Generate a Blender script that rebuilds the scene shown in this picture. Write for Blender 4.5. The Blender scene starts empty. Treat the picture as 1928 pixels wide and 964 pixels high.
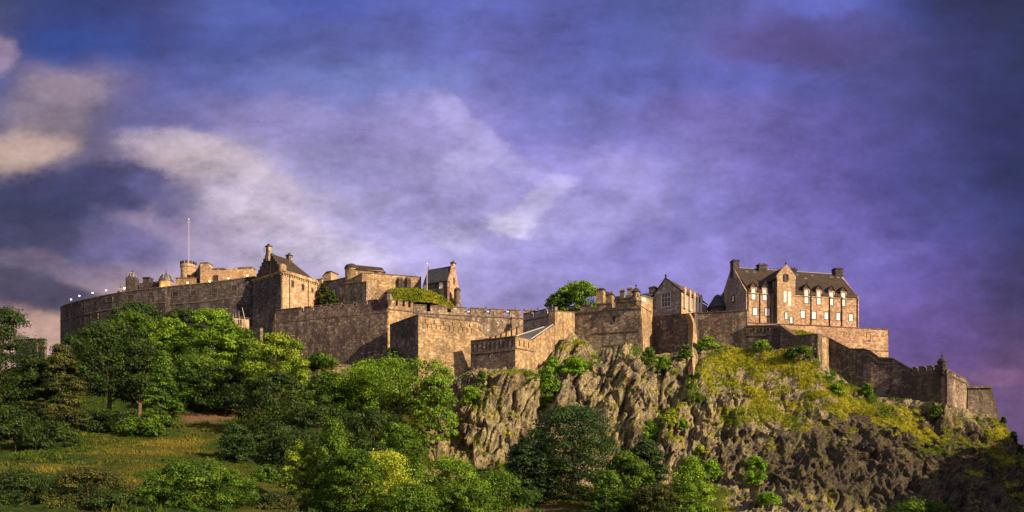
import bpy, math, random
import numpy as np
from mathutils import Vector
sc = bpy.context.scene
COL = sc.collection
R = math.radians
FPX, CX, HY = 1500.0, 964.0, 960.0          # focal length, centre column and horizon row of the 1928 px wide photograph

def lin(c):
    return tuple(((v/255)/12.92 if v/255 <= 0.04045 else ((v/255+0.055)/1.055)**2.4) for v in c)

# ------------------------------------------------------------------ camera
cam_d = bpy.data.cameras.new("camera"); cam = bpy.data.objects.new("camera", cam_d); COL.objects.link(cam)
cam.location = (0, 0, 0); cam.rotation_euler = (R(90), 0, 0)
cam_d.sensor_width = 36; cam_d.lens = 36*FPX/1928.0
cam_d.shift_y = (HY-482)/1928.0
cam_d.clip_start = 0.5; cam_d.clip_end = 9000
sc.camera = cam

# ------------------------------------------------------------------ light
SUN_AZ, SUN_EL, SUN_STR = 57.0, 24.0, 5.0      # degrees from straight behind the camera towards the right, height, strength
a = R(SUN_AZ); e = R(SUN_EL)
to_sun = Vector((math.sin(a)*math.cos(e), -math.cos(a)*math.cos(e), math.sin(e)))
sd = bpy.data.lights.new("sun", 'SUN'); so = bpy.data.objects.new("sun", sd); COL.objects.link(so)
sd.energy = SUN_STR; sd.angle = R(0.6); sd.color = (1.0, 0.74, 0.47)
so.rotation_euler = to_sun.to_track_quat('Z', 'Y').to_euler(); so.location = to_sun*600
sc.view_settings.view_transform = 'Standard'; sc.view_settings.look = 'None'
sc.view_settings.gamma = 1; sc.view_settings.use_curve_mapping = False
sc.view_settings.exposure = 1.0
sc.cycles.max_bounces = 5; sc.cycles.diffuse_bounces = 3; sc.cycles.transparent_max_bounces = 6

# ------------------------------------------------------------------ node helper
class NT:
    def __init__(s, tree): s.t = tree; s.n = tree.nodes; s.l = tree.links
    def node(s, typ, **kw):
        nd = s.n.new(typ)
        for k, v in kw.items(): setattr(nd, k, v)
        return nd
    def put(s, sock, v):
        if hasattr(v, 'is_linked'): s.l.new(v, sock)
        elif v is not None: sock.default_value = v
    def math(s, op, a, b=None, c=None, clamp=False):
        nd = s.node('ShaderNodeMath', operation=op, use_clamp=clamp)
        s.put(nd.inputs[0], a)
        if b is not None: s.put(nd.inputs[1], b)
        if c is not None: s.put(nd.inputs[2], c)
        return nd.outputs[0]
    def vmath(s, op, a, b=None, out=0):
        nd = s.node('ShaderNodeVectorMath', operation=op); s.put(nd.inputs[0], a)
        if b is not None: s.put(nd.inputs[1], b)
        return nd.outputs[out]
    def comb(s, x, y, z):
        nd = s.node('ShaderNodeCombineXYZ'); s.put(nd.inputs[0], x); s.put(nd.inputs[1], y); s.put(nd.inputs[2], z); return nd.outputs[0]
    def sep(s, v):
        nd = s.node('ShaderNodeSeparateXYZ'); s.put(nd.inputs[0], v); return nd.outputs
    def mix(s, f, a, b, typ='MIX'):
        nd = s.node('ShaderNodeMix', data_type='RGBA', blend_type=typ); nd.clamp_factor = True
        s.put(nd.inputs[0], f)
        for i, v in ((6, a), (7, b)):
            if isinstance(v, tuple): v = tuple(v[:3])+(1,)
            s.put(nd.inputs[i], v)
        return nd.outputs[2]
    def rng(s, v, a, b, c=0.0, d=1.0, smooth=True):
        nd = s.node('ShaderNodeMapRange'); nd.clamp = True
        if smooth: nd.interpolation_type = 'SMOOTHSTEP'
        s.put(nd.inputs[0], v); nd.inputs[1].default_value = a; nd.inputs[2].default_value = b
        nd.inputs[3].default_value = c; nd.inputs[4].default_value = d
        return nd.outputs[0]
    def noise(s, v, scale, detail=3, rough=0.5, out=0, dist=0.0):
        nd = s.node('ShaderNodeTexNoise'); s.put(nd.inputs['Vector'], v)
        nd.inputs['Scale'].default_value = scale; nd.inputs['Detail'].default_value = detail
        nd.inputs['Roughness'].default_value = rough; nd.inputs['Distortion'].default_value = dist
        return nd.outputs[out]
    def ramp(s, f, stops, mode='B_SPLINE'):
        nd = s.node('ShaderNodeValToRGB'); s.put(nd.inputs[0], f); cr = nd.color_ramp; cr.interpolation = mode
        while len(cr.elements) > 1: cr.elements.remove(cr.elements[-1])
        for i, (p, c) in enumerate(stops):
            el = cr.elements[0] if i == 0 else cr.elements.new(p)
            el.position = p; el.color = tuple(c[:3])+(1,)
        return nd.outputs[0]

# ------------------------------------------------------------------ sky
w = bpy.data.worlds.new("World"); sc.world = w; w.use_nodes = True
N = NT(w.node_tree); N.n.clear()
tc = N.node('ShaderNodeTexCoord').outputs['Generated']
dx, dy, dz = N.sep(tc)
yy = N.math('MAXIMUM', dy, 0.05)
u = N.math('DIVIDE', dx, yy); v = N.math('DIVIDE', dz, yy)
# cloud-forming turbulence in direction space, stretched along the wind
tv = N.comb(N.math('MULTIPLY', u, 1.0), N.math('MULTIPLY', v, 1.5), N.math('MULTIPLY', dy, 0.3))
w1 = N.vmath('SUBTRACT', N.noise(tv, 5.0, 6, 0.52, out=1), (0.5, 0.5, 0.5))
w2 = N.vmath('SUBTRACT', N.noise(tv, 17.0, 5, 0.6, out=1), (0.5, 0.5, 0.5))
wa = N.vmath('ADD', N.vmath('MULTIPLY', w1, (0.085, 0.060, 0)), N.vmath('MULTIPLY', w2, (0.034, 0.024, 0)))
U0 = N.math('ADD', N.math('MULTIPLY', u, 1500/1928.0), 0.5)           # 0..1 across the view
V0 = N.math('SUBTRACT', HY/1928.0, N.math('MULTIPLY', v, 1500/1928.0))  # 0 at the top of the view
wx, wy, _ = N.sep(wa)
UW = N.math('ADD', U0, wx); VW = N.math('ADD', V0, wy)
rows = {
 -60: [(0,(52,62,105)),(200,(36,56,125)),(400,(70,85,155)),(800,(80,92,172)),(1200,(72,82,150)),(1500,(80,88,165)),(1800,(32,44,95)),(1928,(24,38,80))],
 0: [(0,(56,68,105)),(120,(38,60,130)),(230,(48,62,128)),(300,(60,66,125)),(400,(80,96,172)),(480,(82,98,175)),(560,(72,88,168)),(640,(66,86,165)),(760,(92,102,182)),(900,(98,108,192)),(1020,(98,104,188)),(1130,(76,86,158)),(1270,(72,85,146)),(1380,(88,90,160)),(1500,(96,102,188)),(1600,(84,92,172)),(1700,(68,78,155)),(1770,(40,52,110)),(1860,(32,44,90)),(1928,(26,40,82))],
 80: [(0,(78,80,125)),(60,(55,70,130)),(130,(40,70,148)),(230,(48,72,142)),(300,(62,70,135)),(400,(78,96,172)),(520,(74,86,155)),(640,(84,92,158)),(760,(96,102,178)),(860,(102,110,190)),(960,(98,96,170)),(1100,(88,96,178)),(1250,(80,92,158)),(1360,(94,90,160)),(1460,(84,76,140)),(1580,(76,70,132)),(1660,(66,70,130)),(1760,(50,55,112)),(1860,(38,48,100)),(1928,(28,42,88))],
 160: [(0,(72,84,150)),(60,(110,102,140)),(110,(138,122,148)),(180,(120,110,145)),(250,(90,90,150)),(330,(84,94,165)),(420,(92,102,172)),(520,(104,112,178)),(640,(102,115,180)),(760,(112,122,190)),(860,(122,128,198)),(920,(108,108,180)),(1040,(102,108,184)),(1200,(94,100,178)),(1360,(94,98,180)),(1480,(86,90,168)),(1600,(78,80,148)),(1720,(64,68,130)),(1820,(46,54,112)),(1928,(30,44,90))],
 240: [(0,(96,94,128)),(60,(140,124,140)),(130,(120,108,130)),(200,(98,95,142)),(300,(108,108,168)),(400,(128,122,180)),(500,(145,136,190)),(640,(138,132,188)),(720,(148,138,198)),(830,(165,155,212)),(910,(150,140,205)),(1000,(120,118,190)),(1150,(115,115,190)),(1300,(124,112,186)),(1440,(110,103,178)),(1560,(94,86,162)),(1660,(78,74,142)),(1760,(60,62,125)),(1850,(44,50,105)),(1928,(30,40,90))],
 320: [(0,(180,158,152)),(70,(150,134,145)),(150,(92,86,125)),(220,(140,125,155)),(300,(195,175,188)),(380,(200,182,198)),(460,(170,162,205)),(560,(150,146,198)),(680,(150,144,196)),(800,(160,152,206)),(890,(184,176,226)),(980,(156,148,210)),(1080,(140,132,200)),(1200,(158,150,215)),(1300,(132,126,196)),(1420,(122,110,188)),(1520,(104,94,172)),(1640,(84,78,152)),(1760,(62,66,130)),(1850,(42,50,108)),(1928,(26,40,88))],
 400: [(0,(66,72,112)),(90,(62,68,115)),(180,(78,80,126)),(250,(110,104,148)),(310,(165,148,172)),(370,(150,140,180)),(430,(188,174,200)),(520,(200,188,214)),(620,(172,164,208)),(760,(158,150,206)),(880,(165,158,212)),(960,(180,172,225)),(1080,(165,158,218)),(1200,(156,148,212)),(1300,(134,128,200)),(1440,(122,112,190)),(1560,(106,96,174)),(1660,(86,78,150)),(1780,(64,66,130)),(1928,(34,44,96))],
 480: [(0,(80,76,102)),(50,(110,96,120)),(120,(120,110,142)),(200,(112,104,150)),(280,(124,115,162)),(340,(160,146,180)),(430,(175,162,194)),(520,(196,184,212)),(640,(202,192,224)),(740,(170,160,212)),(860,(176,168,220)),(1000,(154,145,212)),(1150,(148,140,208)),(1240,(140,132,202)),(1340,(138,128,202)),(1460,(132,120,196)),(1580,(118,108,186)),(1660,(104,92,170)),(1760,(84,74,148)),(1850,(70,64,125)),(1928,(46,46,96))],
 545: [(0,(88,76,96)),(50,(84,74,104)),(110,(92,82,112)),(160,(150,130,148)),(230,(185,158,162)),(300,(180,160,178)),(420,(190,174,198)),(640,(190,180,216)),(900,(160,150,210)),(1100,(152,143,208)),(1340,(142,132,204)),(1560,(128,114,188)),(1660,(112,96,172)),(1760,(98,80,150)),(1850,(80,68,130)),(1928,(56,50,98))],
 600: [(0,(190,152,146)),(60,(208,168,154)),(110,(218,178,160)),(200,(190,160,165)),(640,(170,160,205)),(1340,(140,128,200)),(1600,(108,90,160)),(1740,(94,74,142)),(1850,(86,68,124)),(1928,(66,54,98))],
 720: [(0,(206,164,150)),(120,(214,176,160)),(640,(160,145,190)),(1300,(125,105,170)),(1700,(92,70,130)),(1870,(110,80,128)),(1928,(104,76,120))],
 860: [(0,(150,120,130)),(640,(130,115,150)),(1300,(110,92,150)),(1850,(88,66,105)),(1928,(84,64,104))]}
ks = sorted(rows); prev = None; colr = None
for k in ks:
    r_ = N.ramp(UW, [(x/1928.0, lin(c)) for x, c in rows[k]], 'B_SPLINE')
    if colr is None: colr = r_
    else: colr = N.mix(N.rng(VW, prev/1928.0, k/1928.0), colr, r_)
    prev = k
# single clouds: (x, y, half width, half height, tilt, colour, opacity)
rag = N.math('MULTIPLY', N.math('SUBTRACT', N.noise(tv, 14.0, 9, 0.72), 0.5), 3.6)
def cloud(base, x, y, rx, ry, tilt, col, op, uu=None, vv=None):
    p = N.comb(N.math('SUBTRACT', uu or UW, x/1928.0), N.math('SUBTRACT', vv or VW, y/1928.0), 0.0)
    mp = N.node('ShaderNodeMapping', vector_type='TEXTURE'); N.put(mp.inputs[0], p)
    mp.inputs['Rotation'].default_value = (0, 0, R(tilt)); mp.inputs['Scale'].default_value = (rx/1928.0, ry/1928.0, 1)
    g = N.node('ShaderNodeTexGradient', gradient_type='SPHERICAL'); N.put(g.inputs[0], mp.outputs[0])
    f = N.rng(N.math('ADD', g.outputs['Fac'], N.math('MULTIPLY', rag, N.math('MINIMUM', g.outputs['Fac'], 0.3))), 0.0, 0.62, 0.0, op)
    return N.mix(f, base, lin(col))
ux = N.math('ADD', U0, N.math('MULTIPLY', wx, 0.7)); vx = N.math('ADD', V0, N.math('MULTIPLY', wy, 0.7))
for c in [(370,300,200,54,12,(208,190,196),0.6),(30,290,150,56,-8,(200,172,158),0.75),(90,200,120,70,10,(140,124,140),0.5),(470,350,170,40,14,(204,188,206),0.5),(105,372,260,80,-3,(50,56,98),0.97),(225,352,165,68,14,(60,62,108),0.95),(40,450,190,80,8,(54,56,94),0.85),(75,545,170,44,12,(68,64,90),0.9),
          (290,370,80,40,30,(96,94,142),0.7),(240,470,170,44,-8,(104,98,150),0.6),
          
          (130,172,100,36,0,(150,132,150),0.65),(8,110,50,46,0,(158,138,165),0.75),(110,90,90,50,20,(36,66,142),0.6),
          (330,440,180,30,16,(170,150,176),0.35),(470,405,190,40,14,(210,196,216),0.65),(330,395,50,60,50,(96,94,144),0.55),(190,525,150,30,14,(160,138,152),0.35),
          (40,488,110,24,4,(140,122,136),0.3),(630,480,140,44,5,(214,204,230),0.6),
          (950,420,52,30,-5,(226,218,248),0.8),(985,408,56,34,-20,(222,214,246),0.75),(1012,384,60,26,-40,(206,198,240),0.8),(1040,362,60,24,-30,(196,188,234),0.6),(852,452,70,34,18,(200,192,234),0.6),(830,435,70,20,30,(178,170,222),0.5),(1175,300,80,26,0,(150,140,205),0.4),
          (900,292,110,40,-12,(188,180,228),0.6),(830,235,150,40,30,(158,150,210),0.4),
          (930,265,190,34,35,(180,172,226),0.6),(1160,325,110,40,30,(166,158,220),0.45),(1215,455,100,60,0,(124,116,190),0.5),
          (1540,75,230,60,-6,(80,70,130),0.5),(1540,8,120,34,0,(98,104,192),0.6),(1640,470,150,30,-6,(116,106,182),0.4),
          (1885,708,90,28,4,(140,98,136),0.55),(1780,620,110,34,25,(104,80,148),0.4),
          (860,360,260,40,8,(150,140,200),0.35),(700,150,130,50,-30,(116,124,192),0.4),(1100,210,170,34,-5,(112,118,192),0.4),
          (740,390,160,40,10,(168,160,208),0.4),(520,300,160,40,25,(160,150,196),0.4)]:
    colr = cloud(colr, *c, uu=ux, vv=vx)
# fine billow
fb = N.noise(tv, 7.0, 10, 0.66); fb2 = N.noise(N.comb(N.math('ADD', u, N.math('MULTIPLY', v, -0.6)), N.math('MULTIPLY', v, 2.6), 0.0), 4.5, 10, 0.66)
lum = N.math('ADD', N.rng(fb, 0.25, 0.75, -0.24, 0.24, False), N.rng(fb2, 0.25, 0.75, -0.28, 0.28, False))
fb3 = N.noise(tv, 24.0, 8, 0.68); lum = N.math('ADD', lum, N.math('MULTIPLY', N.rng(fb3, 0.25, 0.75, -0.30, 0.30, False), N.rng(V0, 0.0, 0.3, 0.55, 1.0)))
hs = N.vmath('SCALE', colr); hs.node.inputs['Scale'].default_value = 1
N.put(hs.node.inputs['Scale'], N.math('ADD', lum, 1.0))
front = hs
# the physical sky; behind the camera a bright fill colour is added over it
sky = N.node('ShaderNodeTexSky', sky_type='NISHITA'); sky.sun_disc = False
sky.sun_elevation = R(SUN_EL); sky.sun_rotation = math.atan2(to_sun.x, to_sun.y)
nis = N.vmath('SCALE', sky.outputs[0]); nis.node.inputs['Scale'].default_value = 0.08
back = N.mix(0.8, nis, tuple(1.75*v for v in lin((168,154,162))))
col = N.mix(N.rng(dy, -0.1, 0.45, 0.0, 0.96), back, front)
bg = N.node('ShaderNodeBackground'); N.put(bg.inputs[0], col); bg.inputs[1].default_value = 2**-1.0
out = N.node('ShaderNodeOutputWorld'); N.l.new(bg.outputs[0], out.inputs[0])
w.cycles.sampling_method = 'MANUAL'; w.cycles.sample_map_resolution = 512

# ------------------------------------------------------------------ building helpers
def at(px, py, Y):
    return ((px-CX)/FPX*Y, Y, (HY-py)/FPX*Y)

class MB:
    def __init__(s): s.v = []; s.f = []
    def vert(s, p): s.v.append(tuple(p)); return len(s.v)-1
    def face(s, pts):
        i = len(s.v); s.v.extend(tuple(p) for p in pts); s.f.append(list(range(i, i+len(pts))))
    def hexa(s, b, t):
        """solid from a bottom ring and a top ring of equal length"""
        i = len(s.v); n = len(b); s.v.extend(tuple(p) for p in b); s.v.extend(tuple(p) for p in t)
        s.f.append(list(range(i+n-1, i-1, -1))); s.f.append(list(range(i+n, i+2*n)))
        for k in range(n):
            j = (k+1) % n; s.f.append([i+k, i+j, i+n+j, i+n+k])
    def box(s, c, h, rz=0.0, top=1.0):
        ca, sa = math.cos(rz), math.sin(rz)
        def P(x, y, z): return (c[0]+x*ca-y*sa, c[1]+x*sa+y*ca, c[2]+z)
        q = [(-1,-1),(1,-1),(1,1),(-1,1)]
        s.hexa([P(a*h[0], b*h[1], -h[2]) for a, b in q], [P(a*h[0]*top, b*h[1]*top, h[2]) for a, b in q])
    def rings(s, rr, cap=True):
        """skin over a list of rings (lists of points, same length)"""
        n = len(rr[0]); base = len(s.v)
        for r in rr: s.v.extend(tuple(p) for p in r)
        for k in range(len(rr)-1):
            for i in range(n):
                j = (i+1) % n
                s.f.append([base+k*n+i, base+k*n+j, base+(k+1)*n+j, base+(k+1)*n+i])
        if cap:
            s.f.append([base+i for i in range(n-1, -1, -1)]); s.f.append([base+(len(rr)-1)*n+i for i in range(n)])
    def lathe(s, c, prof, n=20, a0=0.0):
        s.rings([[(c[0]+r*math.cos(a0+2*math.pi*i/n), c[1]+r*math.sin(a0+2*math.pi*i/n), c[2]+z) for i in range(n)] for r, z in prof])
    def tube(s, pts, rad, n=7):
        rr = []
        for k, p in enumerate(pts):
            p = Vector(p); q = Vector(pts[min(k+1, len(pts)-1)]) - Vector(pts[max(k-1, 0)])
            q.normalize(); up = Vector((0, 0, 1)) if abs(q.z) < 0.9 else Vector((1, 0, 0))
            e1 = q.cross(up).normalized(); e2 = q.cross(e1).normalized(); r = rad[k] if hasattr(rad, '__len__') else rad
            rr.append([p+e1*(r*math.cos(2*math.pi*i/n))+e2*(r*math.sin(2*math.pi*i/n)) for i in range(n)])
        s.rings(rr)

WL = {}     # world location of every thing
def put(name, mb, mat, parent=None, loc=None, smooth=False, me=None):
    """links the collected shape as ONE mesh object; its vertices are stored relative to its thing's base"""
    if loc is None: loc = WL[parent.name] if parent else (0, 0, 0)
    if me is None:
        me = bpy.data.meshes.new(name)
        me.from_pydata([(x-loc[0], y-loc[1], z-loc[2]) for x, y, z in mb.v], [], mb.f)
        me.materials.append(mat)
        if smooth: me.polygons.foreach_set('use_smooth', [True]*len(me.polygons))
        import bmesh
        bm = bmesh.new(); bm.from_mesh(me); bmesh.ops.recalc_face_normals(bm, faces=bm.faces); bm.to_mesh(me); bm.free()
    o = bpy.data.objects.new(name, me); COL.objects.link(o)
    if parent: o.parent = parent
    else: o.location = loc
    WL[o.name] = tuple(loc)
    return o
def tag(o, label=None, cat=None, group=None, kind=None):
    if label: o['label'] = label
    if cat: o['category'] = cat
    if group: o['group'] = group
    if kind: o['kind'] = kind
    return o
def thing(name, label, cat, loc, group=None):
    o = bpy.data.objects.new(name, None); COL.objects.link(o); o.location = loc; o.empty_display_size = 1
    WL[o.name] = tuple(loc)
    return tag(o, label, cat, group)

class Frame:
    """vertical plane through two plan points; s runs along it, n points out of it towards the viewer's side"""
    def __init__(f, pxa, Ya, pxb, Yb):
        f.A = Vector(((pxa-CX)/FPX*Ya, Ya, 0)); B = Vector(((pxb-CX)/FPX*Yb, Yb, 0))
        f.L = (B-f.A).length; f.d = (B-f.A)/f.L; f.n = Vector((f.d.y, -f.d.x, 0))
    def pt(f, s, z, n=0.0):
        p = f.A+f.d*s+f.n*n; return (p.x, p.y, z)
    def at(f, px, py, n=0.0):
        r = Vector(((px-CX)/FPX, 1, (HY-py)/FPX)); q = f.A+f.n*n
        t = q.dot(f.n)/r.dot(f.n); p = r*t
        return (p-f.A).dot(f.d), p.z
    def box(f, mb, s0, s1, z0, z1, n0, n1):
        mb.hexa([f.pt(s0,z0,n1), f.pt(s1,z0,n1), f.pt(s1,z0,n0), f.pt(s0,z0,n0)], [f.pt(s0,z1,n1), f.pt(s1,z1,n1), f.pt(s1,z1,n0), f.pt(s0,z1,n0)])
    def prism(f, mb, pts, n0, n1):
        mb.hexa([f.pt(s, z, n1) for s, z in pts], [f.pt(s, z, n0) for s, z in pts])
    def rect(f, x, y0, y1, wpx, n=0.0):
        """metres of an upright rectangle seen at column x, rows y0..y1, wpx wide"""
        s0, _ = f.at(x-wpx/2, (y0+y1)/2, n); s1, _ = f.at(x+wpx/2, (y0+y1)/2, n)
        _, z1 = f.at(x, y0, n); _, z0 = f.at(x, y1, n)
        return s0, s1, z0, z1
    def slab(f, mb, outline_ok, s0, s1, z0, z1, th, holes, n=0.0):
        """front slab with real openings; outline_ok(s) gives the top z at s or None"""
        ss = sorted(set([s0, s1]+[h for q in holes for h in q[:2] if s0 < h < s1])); zs = sorted(set([z0, z1]+[h for q in holes for h in q[2:4] if z0 < h < z1]))
        for i in range(len(ss)-1):
            for j in range(len(zs)-1):
                a, b, c, d = ss[i], ss[i+1], zs[j], zs[j+1]; ms, mz = (a+b)/2, (c+d)/2
                if any(h[0] < ms < h[1] and h[2] < mz < h[3] for h in holes): continue
                mb.face([f.pt(a,c,n), f.pt(b,c,n), f.pt(b,d,n), f.pt(a,d,n)])
        for h in holes:
            a, b, c, d = h[:4]
            for p, q in (((a,c),(b,c)), ((b,c),(b,d)), ((b,d),(a,d)), ((a,d),(a,c))):
                mb.face([f.pt(p[0],p[1],n), f.pt(q[0],q[1],n), f.pt(q[0],q[1],n-th), f.pt(p[0],p[1],n-th)])
        for p, q in (((s0,z0),(s1,z0)), ((s1,z0),(s1,z1)), ((s1,z1),(s0,z1)), ((s0,z1),(s0,z0))):
            mb.face([f.pt(p[0],p[1],n), f.pt(q[0],q[1],n), f.pt(q[0],q[1],n-th), f.pt(p[0],p[1],n-th)])

class Path:
    """wall line: (column, depth, top row, foot row) per corner"""
    def __init__(s, pts):
        s.px = [p[0] for p in pts]
        s.P = [Vector(((p[0]-CX)/FPX*p[1], p[1])) for p in pts]
        s.zt = [(HY-p[2])/FPX*p[1] for p in pts]; s.zb = [(HY-p[3])/FPX*p[1] for p in pts]
        s.N = []
        n = len(pts)
        for i in range(n):
            a = s.P[max(i-1, 0)]; b = s.P[min(i+1, n-1)]
            d1 = (s.P[i]-a).normalized() if i > 0 else None; d2 = (b-s.P[i]).normalized() if i < n-1 else None
            d = ((d1 or d2)+(d2 or d1)).normalized(); nn = Vector((d.y, -d.x))
            dd = (d1 or d2); k = nn.dot(Vector((dd.y, -dd.x))); s.N.append(nn/max(k, 0.35))
    def q(s, px):
        i = 0
        while i < len(s.px)-2 and px > s.px[i+1]: i += 1
        a, b = s.P[i], s.P[i+1]; r = (px-CX)/FPX
        # a + t(b-a) on the ray x = r*y
        den = (b.x-a.x)-r*(b.y-a.y); t = (r*a.y-a.x)/den if abs(den) > 1e-6 else 0
        p = a+(b-a)*t; f = lambda A: A[i]+(A[i+1]-A[i])*t
        n1 = s.N[i]+(s.N[i+1]-s.N[i])*t
        return p, f(s.zt), f(s.zb), n1
    def wall(s, mb, th, dzt=0.0, dzb=-8.0, n=0.0, batter=0.0, nseg=1):
        for i in range(len(s.P)-1):
            def C(k, top, out):
                nn = n+out
                p = s.P[k]+s.N[k]*nn; return (p.x, p.y, s.zt[k]+dzt if top else s.zb[k]+dzb)
            mb.hexa([C(i,0,batter), C(i+1,0,batter), C(i+1,0,-th), C(i,0,-th)], [C(i,1,0), C(i+1,1,0), C(i+1,1,-th), C(i,1,-th)])
    def blk(s, mb, px0, px1, dz0, dz1, n0, n1, slope=0.0):
        cuts = [px0]+[p for p in s.px if px0+0.05 < p < px1-0.05]+[px1]
        for a, b in zip(cuts[:-1], cuts[1:]):
            pa, za, _, na = s.q(a+1e-4); pb, zb, _, nb = s.q(b-1e-4)
            f = lambda p, n_, o, z: (p.x+n_.x*o, p.y+n_.y*o, z)
            mb.hexa([f(pa,na,n1,za+dz0), f(pb,nb,n1,zb+dz0), f(pb,nb,n0,zb+dz0), f(pa,na,n0,za+dz0)],
                    [f(pa,na,n1,za+dz1), f(pb,nb,n1,zb+dz1), f(pb,nb,n0,zb+dz1-slope), f(pa,na,n0,za+dz1-slope)])

# ------------------------------------------------------------------ materials
def newmat(name):
    m = bpy.data.materials.new(name); m.use_nodes = True; T = NT(m.node_tree); T.n.clear()
    o = T.node('ShaderNodeOutputMaterial'); b = T.node('ShaderNodeBsdfPrincipled'); T.l.new(b.outputs[0], o.inputs[0])
    return m, T, b, o
def stone(name, c1, c2, c3, mortar, rough=0.9, bw=0.95, bh=0.42, stain=0.45, pale=0.35, seed=0.0, bump=0.5):
    """rubble or ashlar courses with blocks of differing colour, damp streaks and pale patches"""
    m, T, b, o = newmat(name)
    g = T.node('ShaderNodeNewGeometry'); P = g.outputs['Position']; Nn = g.outputs['True Normal']
    tt = T.vmath('NORMALIZE', T.vmath('CROSS_PRODUCT', (0, 0, 1), Nn)); uu = T.vmath('DOT_PRODUCT', P, tt, out=1)
    X, Y, Z = T.sep(P)
    wob = T.math('MULTIPLY', T.math('SUBTRACT', T.noise(P, 0.7, 3), 0.5), 0.9)
    cv = T.comb(T.math('ADD', uu, wob), T.math('ADD', Z, T.math('MULTIPLY', wob, 0.45)), seed)
    br = T.node('ShaderNodeTexBrick'); T.put(br.inputs['Vector'], cv); br.offset = 0.5; br.squash = 1.0
    br.inputs['Color1'].default_value = (0, 0, 0, 1); br.inputs['Color2'].default_value = (1, 1, 1, 1); br.inputs['Mortar'].default_value = (0.4, 0.4, 0.4, 1)
    br.inputs['Scale'].default_value = 1.0; br.inputs['Mortar Size'].default_value = 0.035; br.inputs['Brick Width'].default_value = bw; br.inputs['Row Height'].default_value = bh
    br.inputs['Bias'].default_value = 0.0
    rnd = br.outputs[0]
    big = T.noise(P, 0.14, 4, 0.6); med = T.noise(P, 0.8, 4, 0.65); fine = T.noise(P, 3.2, 3, 0.7)
    vo = T.node('ShaderNodeTexVoronoi'); T.put(vo.inputs['Vector'], T.vmath('MULTIPLY', P, (1, 1, 1.6))); vo.inputs['Scale'].default_value = 1.3
    vr = T.sep(vo.outputs['Color'])[0]
    mixf = T.math('ADD', T.math('MULTIPLY', rnd, 0.22), T.math('ADD', T.math('MULTIPLY', med, 0.7), T.math('MULTIPLY', vr, 0.38)))
    c = T.mix(T.rng(mixf, 0.45, 0.80), tuple(v*0.72 for v in c1), c2)
    c = T.mix(T.rng(T.math('ADD', T.math('MULTIPLY', vr, 0.5), T.math('MULTIPLY', fine, 0.7)), 0.6, 0.8, 0, 0.9), c, c3)
    streak = T.noise(T.comb(T.math('MULTIPLY', uu, 0.55), T.math('MULTIPLY', Z, 0.07), seed+3.0), 1.0, 5, 0.65)
    c = T.mix(T.rng(T.math('ADD', T.math('MULTIPLY', streak, 0.6), T.math('MULTIPLY', big, 0.5)), 0.49, 0.62, 0, stain), c, mortar)
    pl = T.math('MULTIPLY', T.rng(med, 0.55, 0.7), T.rng(fine, 0.5, 0.66))
    c = T.mix(T.math('MULTIPLY', pl, pale), c, tuple(min(0.6, v*2.3+0.04) for v in c2))
    c = T.mix(T.math('MULTIPLY', br.outputs['Fac'], 0.3), c, mortar)
    spk = T.node('ShaderNodeTexVoronoi'); T.put(spk.inputs['Vector'], T.vmath('MULTIPLY', P, (1, 1, 1.9))); spk.inputs['Scale'].default_value = 2.1; sr = T.sep(spk.outputs['Color'])
    c = T.mix(T.rng(T.math('ADD', sr[0], T.math('MULTIPLY', med, 0.5)), 1.14, 1.32, 0, pale*0.7), c, tuple(min(0.66, v*1.6+0.05) for v in c2))
    c = T.mix(T.rng(T.math('ADD', sr[1], T.math('MULTIPLY', big, 0.6)), 1.16, 1.32, 0, 0.6), c, c3)
    T.put(b.inputs['Base Color'], c); b.inputs['Roughness'].default_value = rough; b.inputs['Specular IOR Level'].default_value = 0.15
    bp = T.node('ShaderNodeBump'); bp.inputs['Strength'].default_value = bump; bp.inputs['Distance'].default_value = 0.25
    T.put(bp.inputs['Height'], T.math('ADD', T.math('MULTIPLY', br.outputs['Fac'], -0.5), T.math('ADD', fine, T.math('MULTIPLY', med, 1.2))))
    T.l.new(bp.outputs[0], b.inputs['Normal'])
    return m
def plain(name, c, rough=0.6, var=0.25, sc_=2.0, metal=0.0, emit=None):
    m, T, b, o = newmat(name)
    g = T.node('ShaderNodeNewGeometry'); n = T.noise(g.outputs['Position'], sc_, 4, 0.6)
    cc = T.mix(T.rng(n, 0.3, 0.7), tuple(v*(1-var) for v in c), tuple(min(1, v*(1+var)) for v in c))
    T.put(b.inputs['Base Color'], cc); b.inputs['Roughness'].default_value = rough; b.inputs['Metallic'].default_value = metal
    if emit: b.inputs['Emission Color'].default_value = tuple(c)+(1,); b.inputs['Emission Strength'].default_value = emit
    return m
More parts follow.
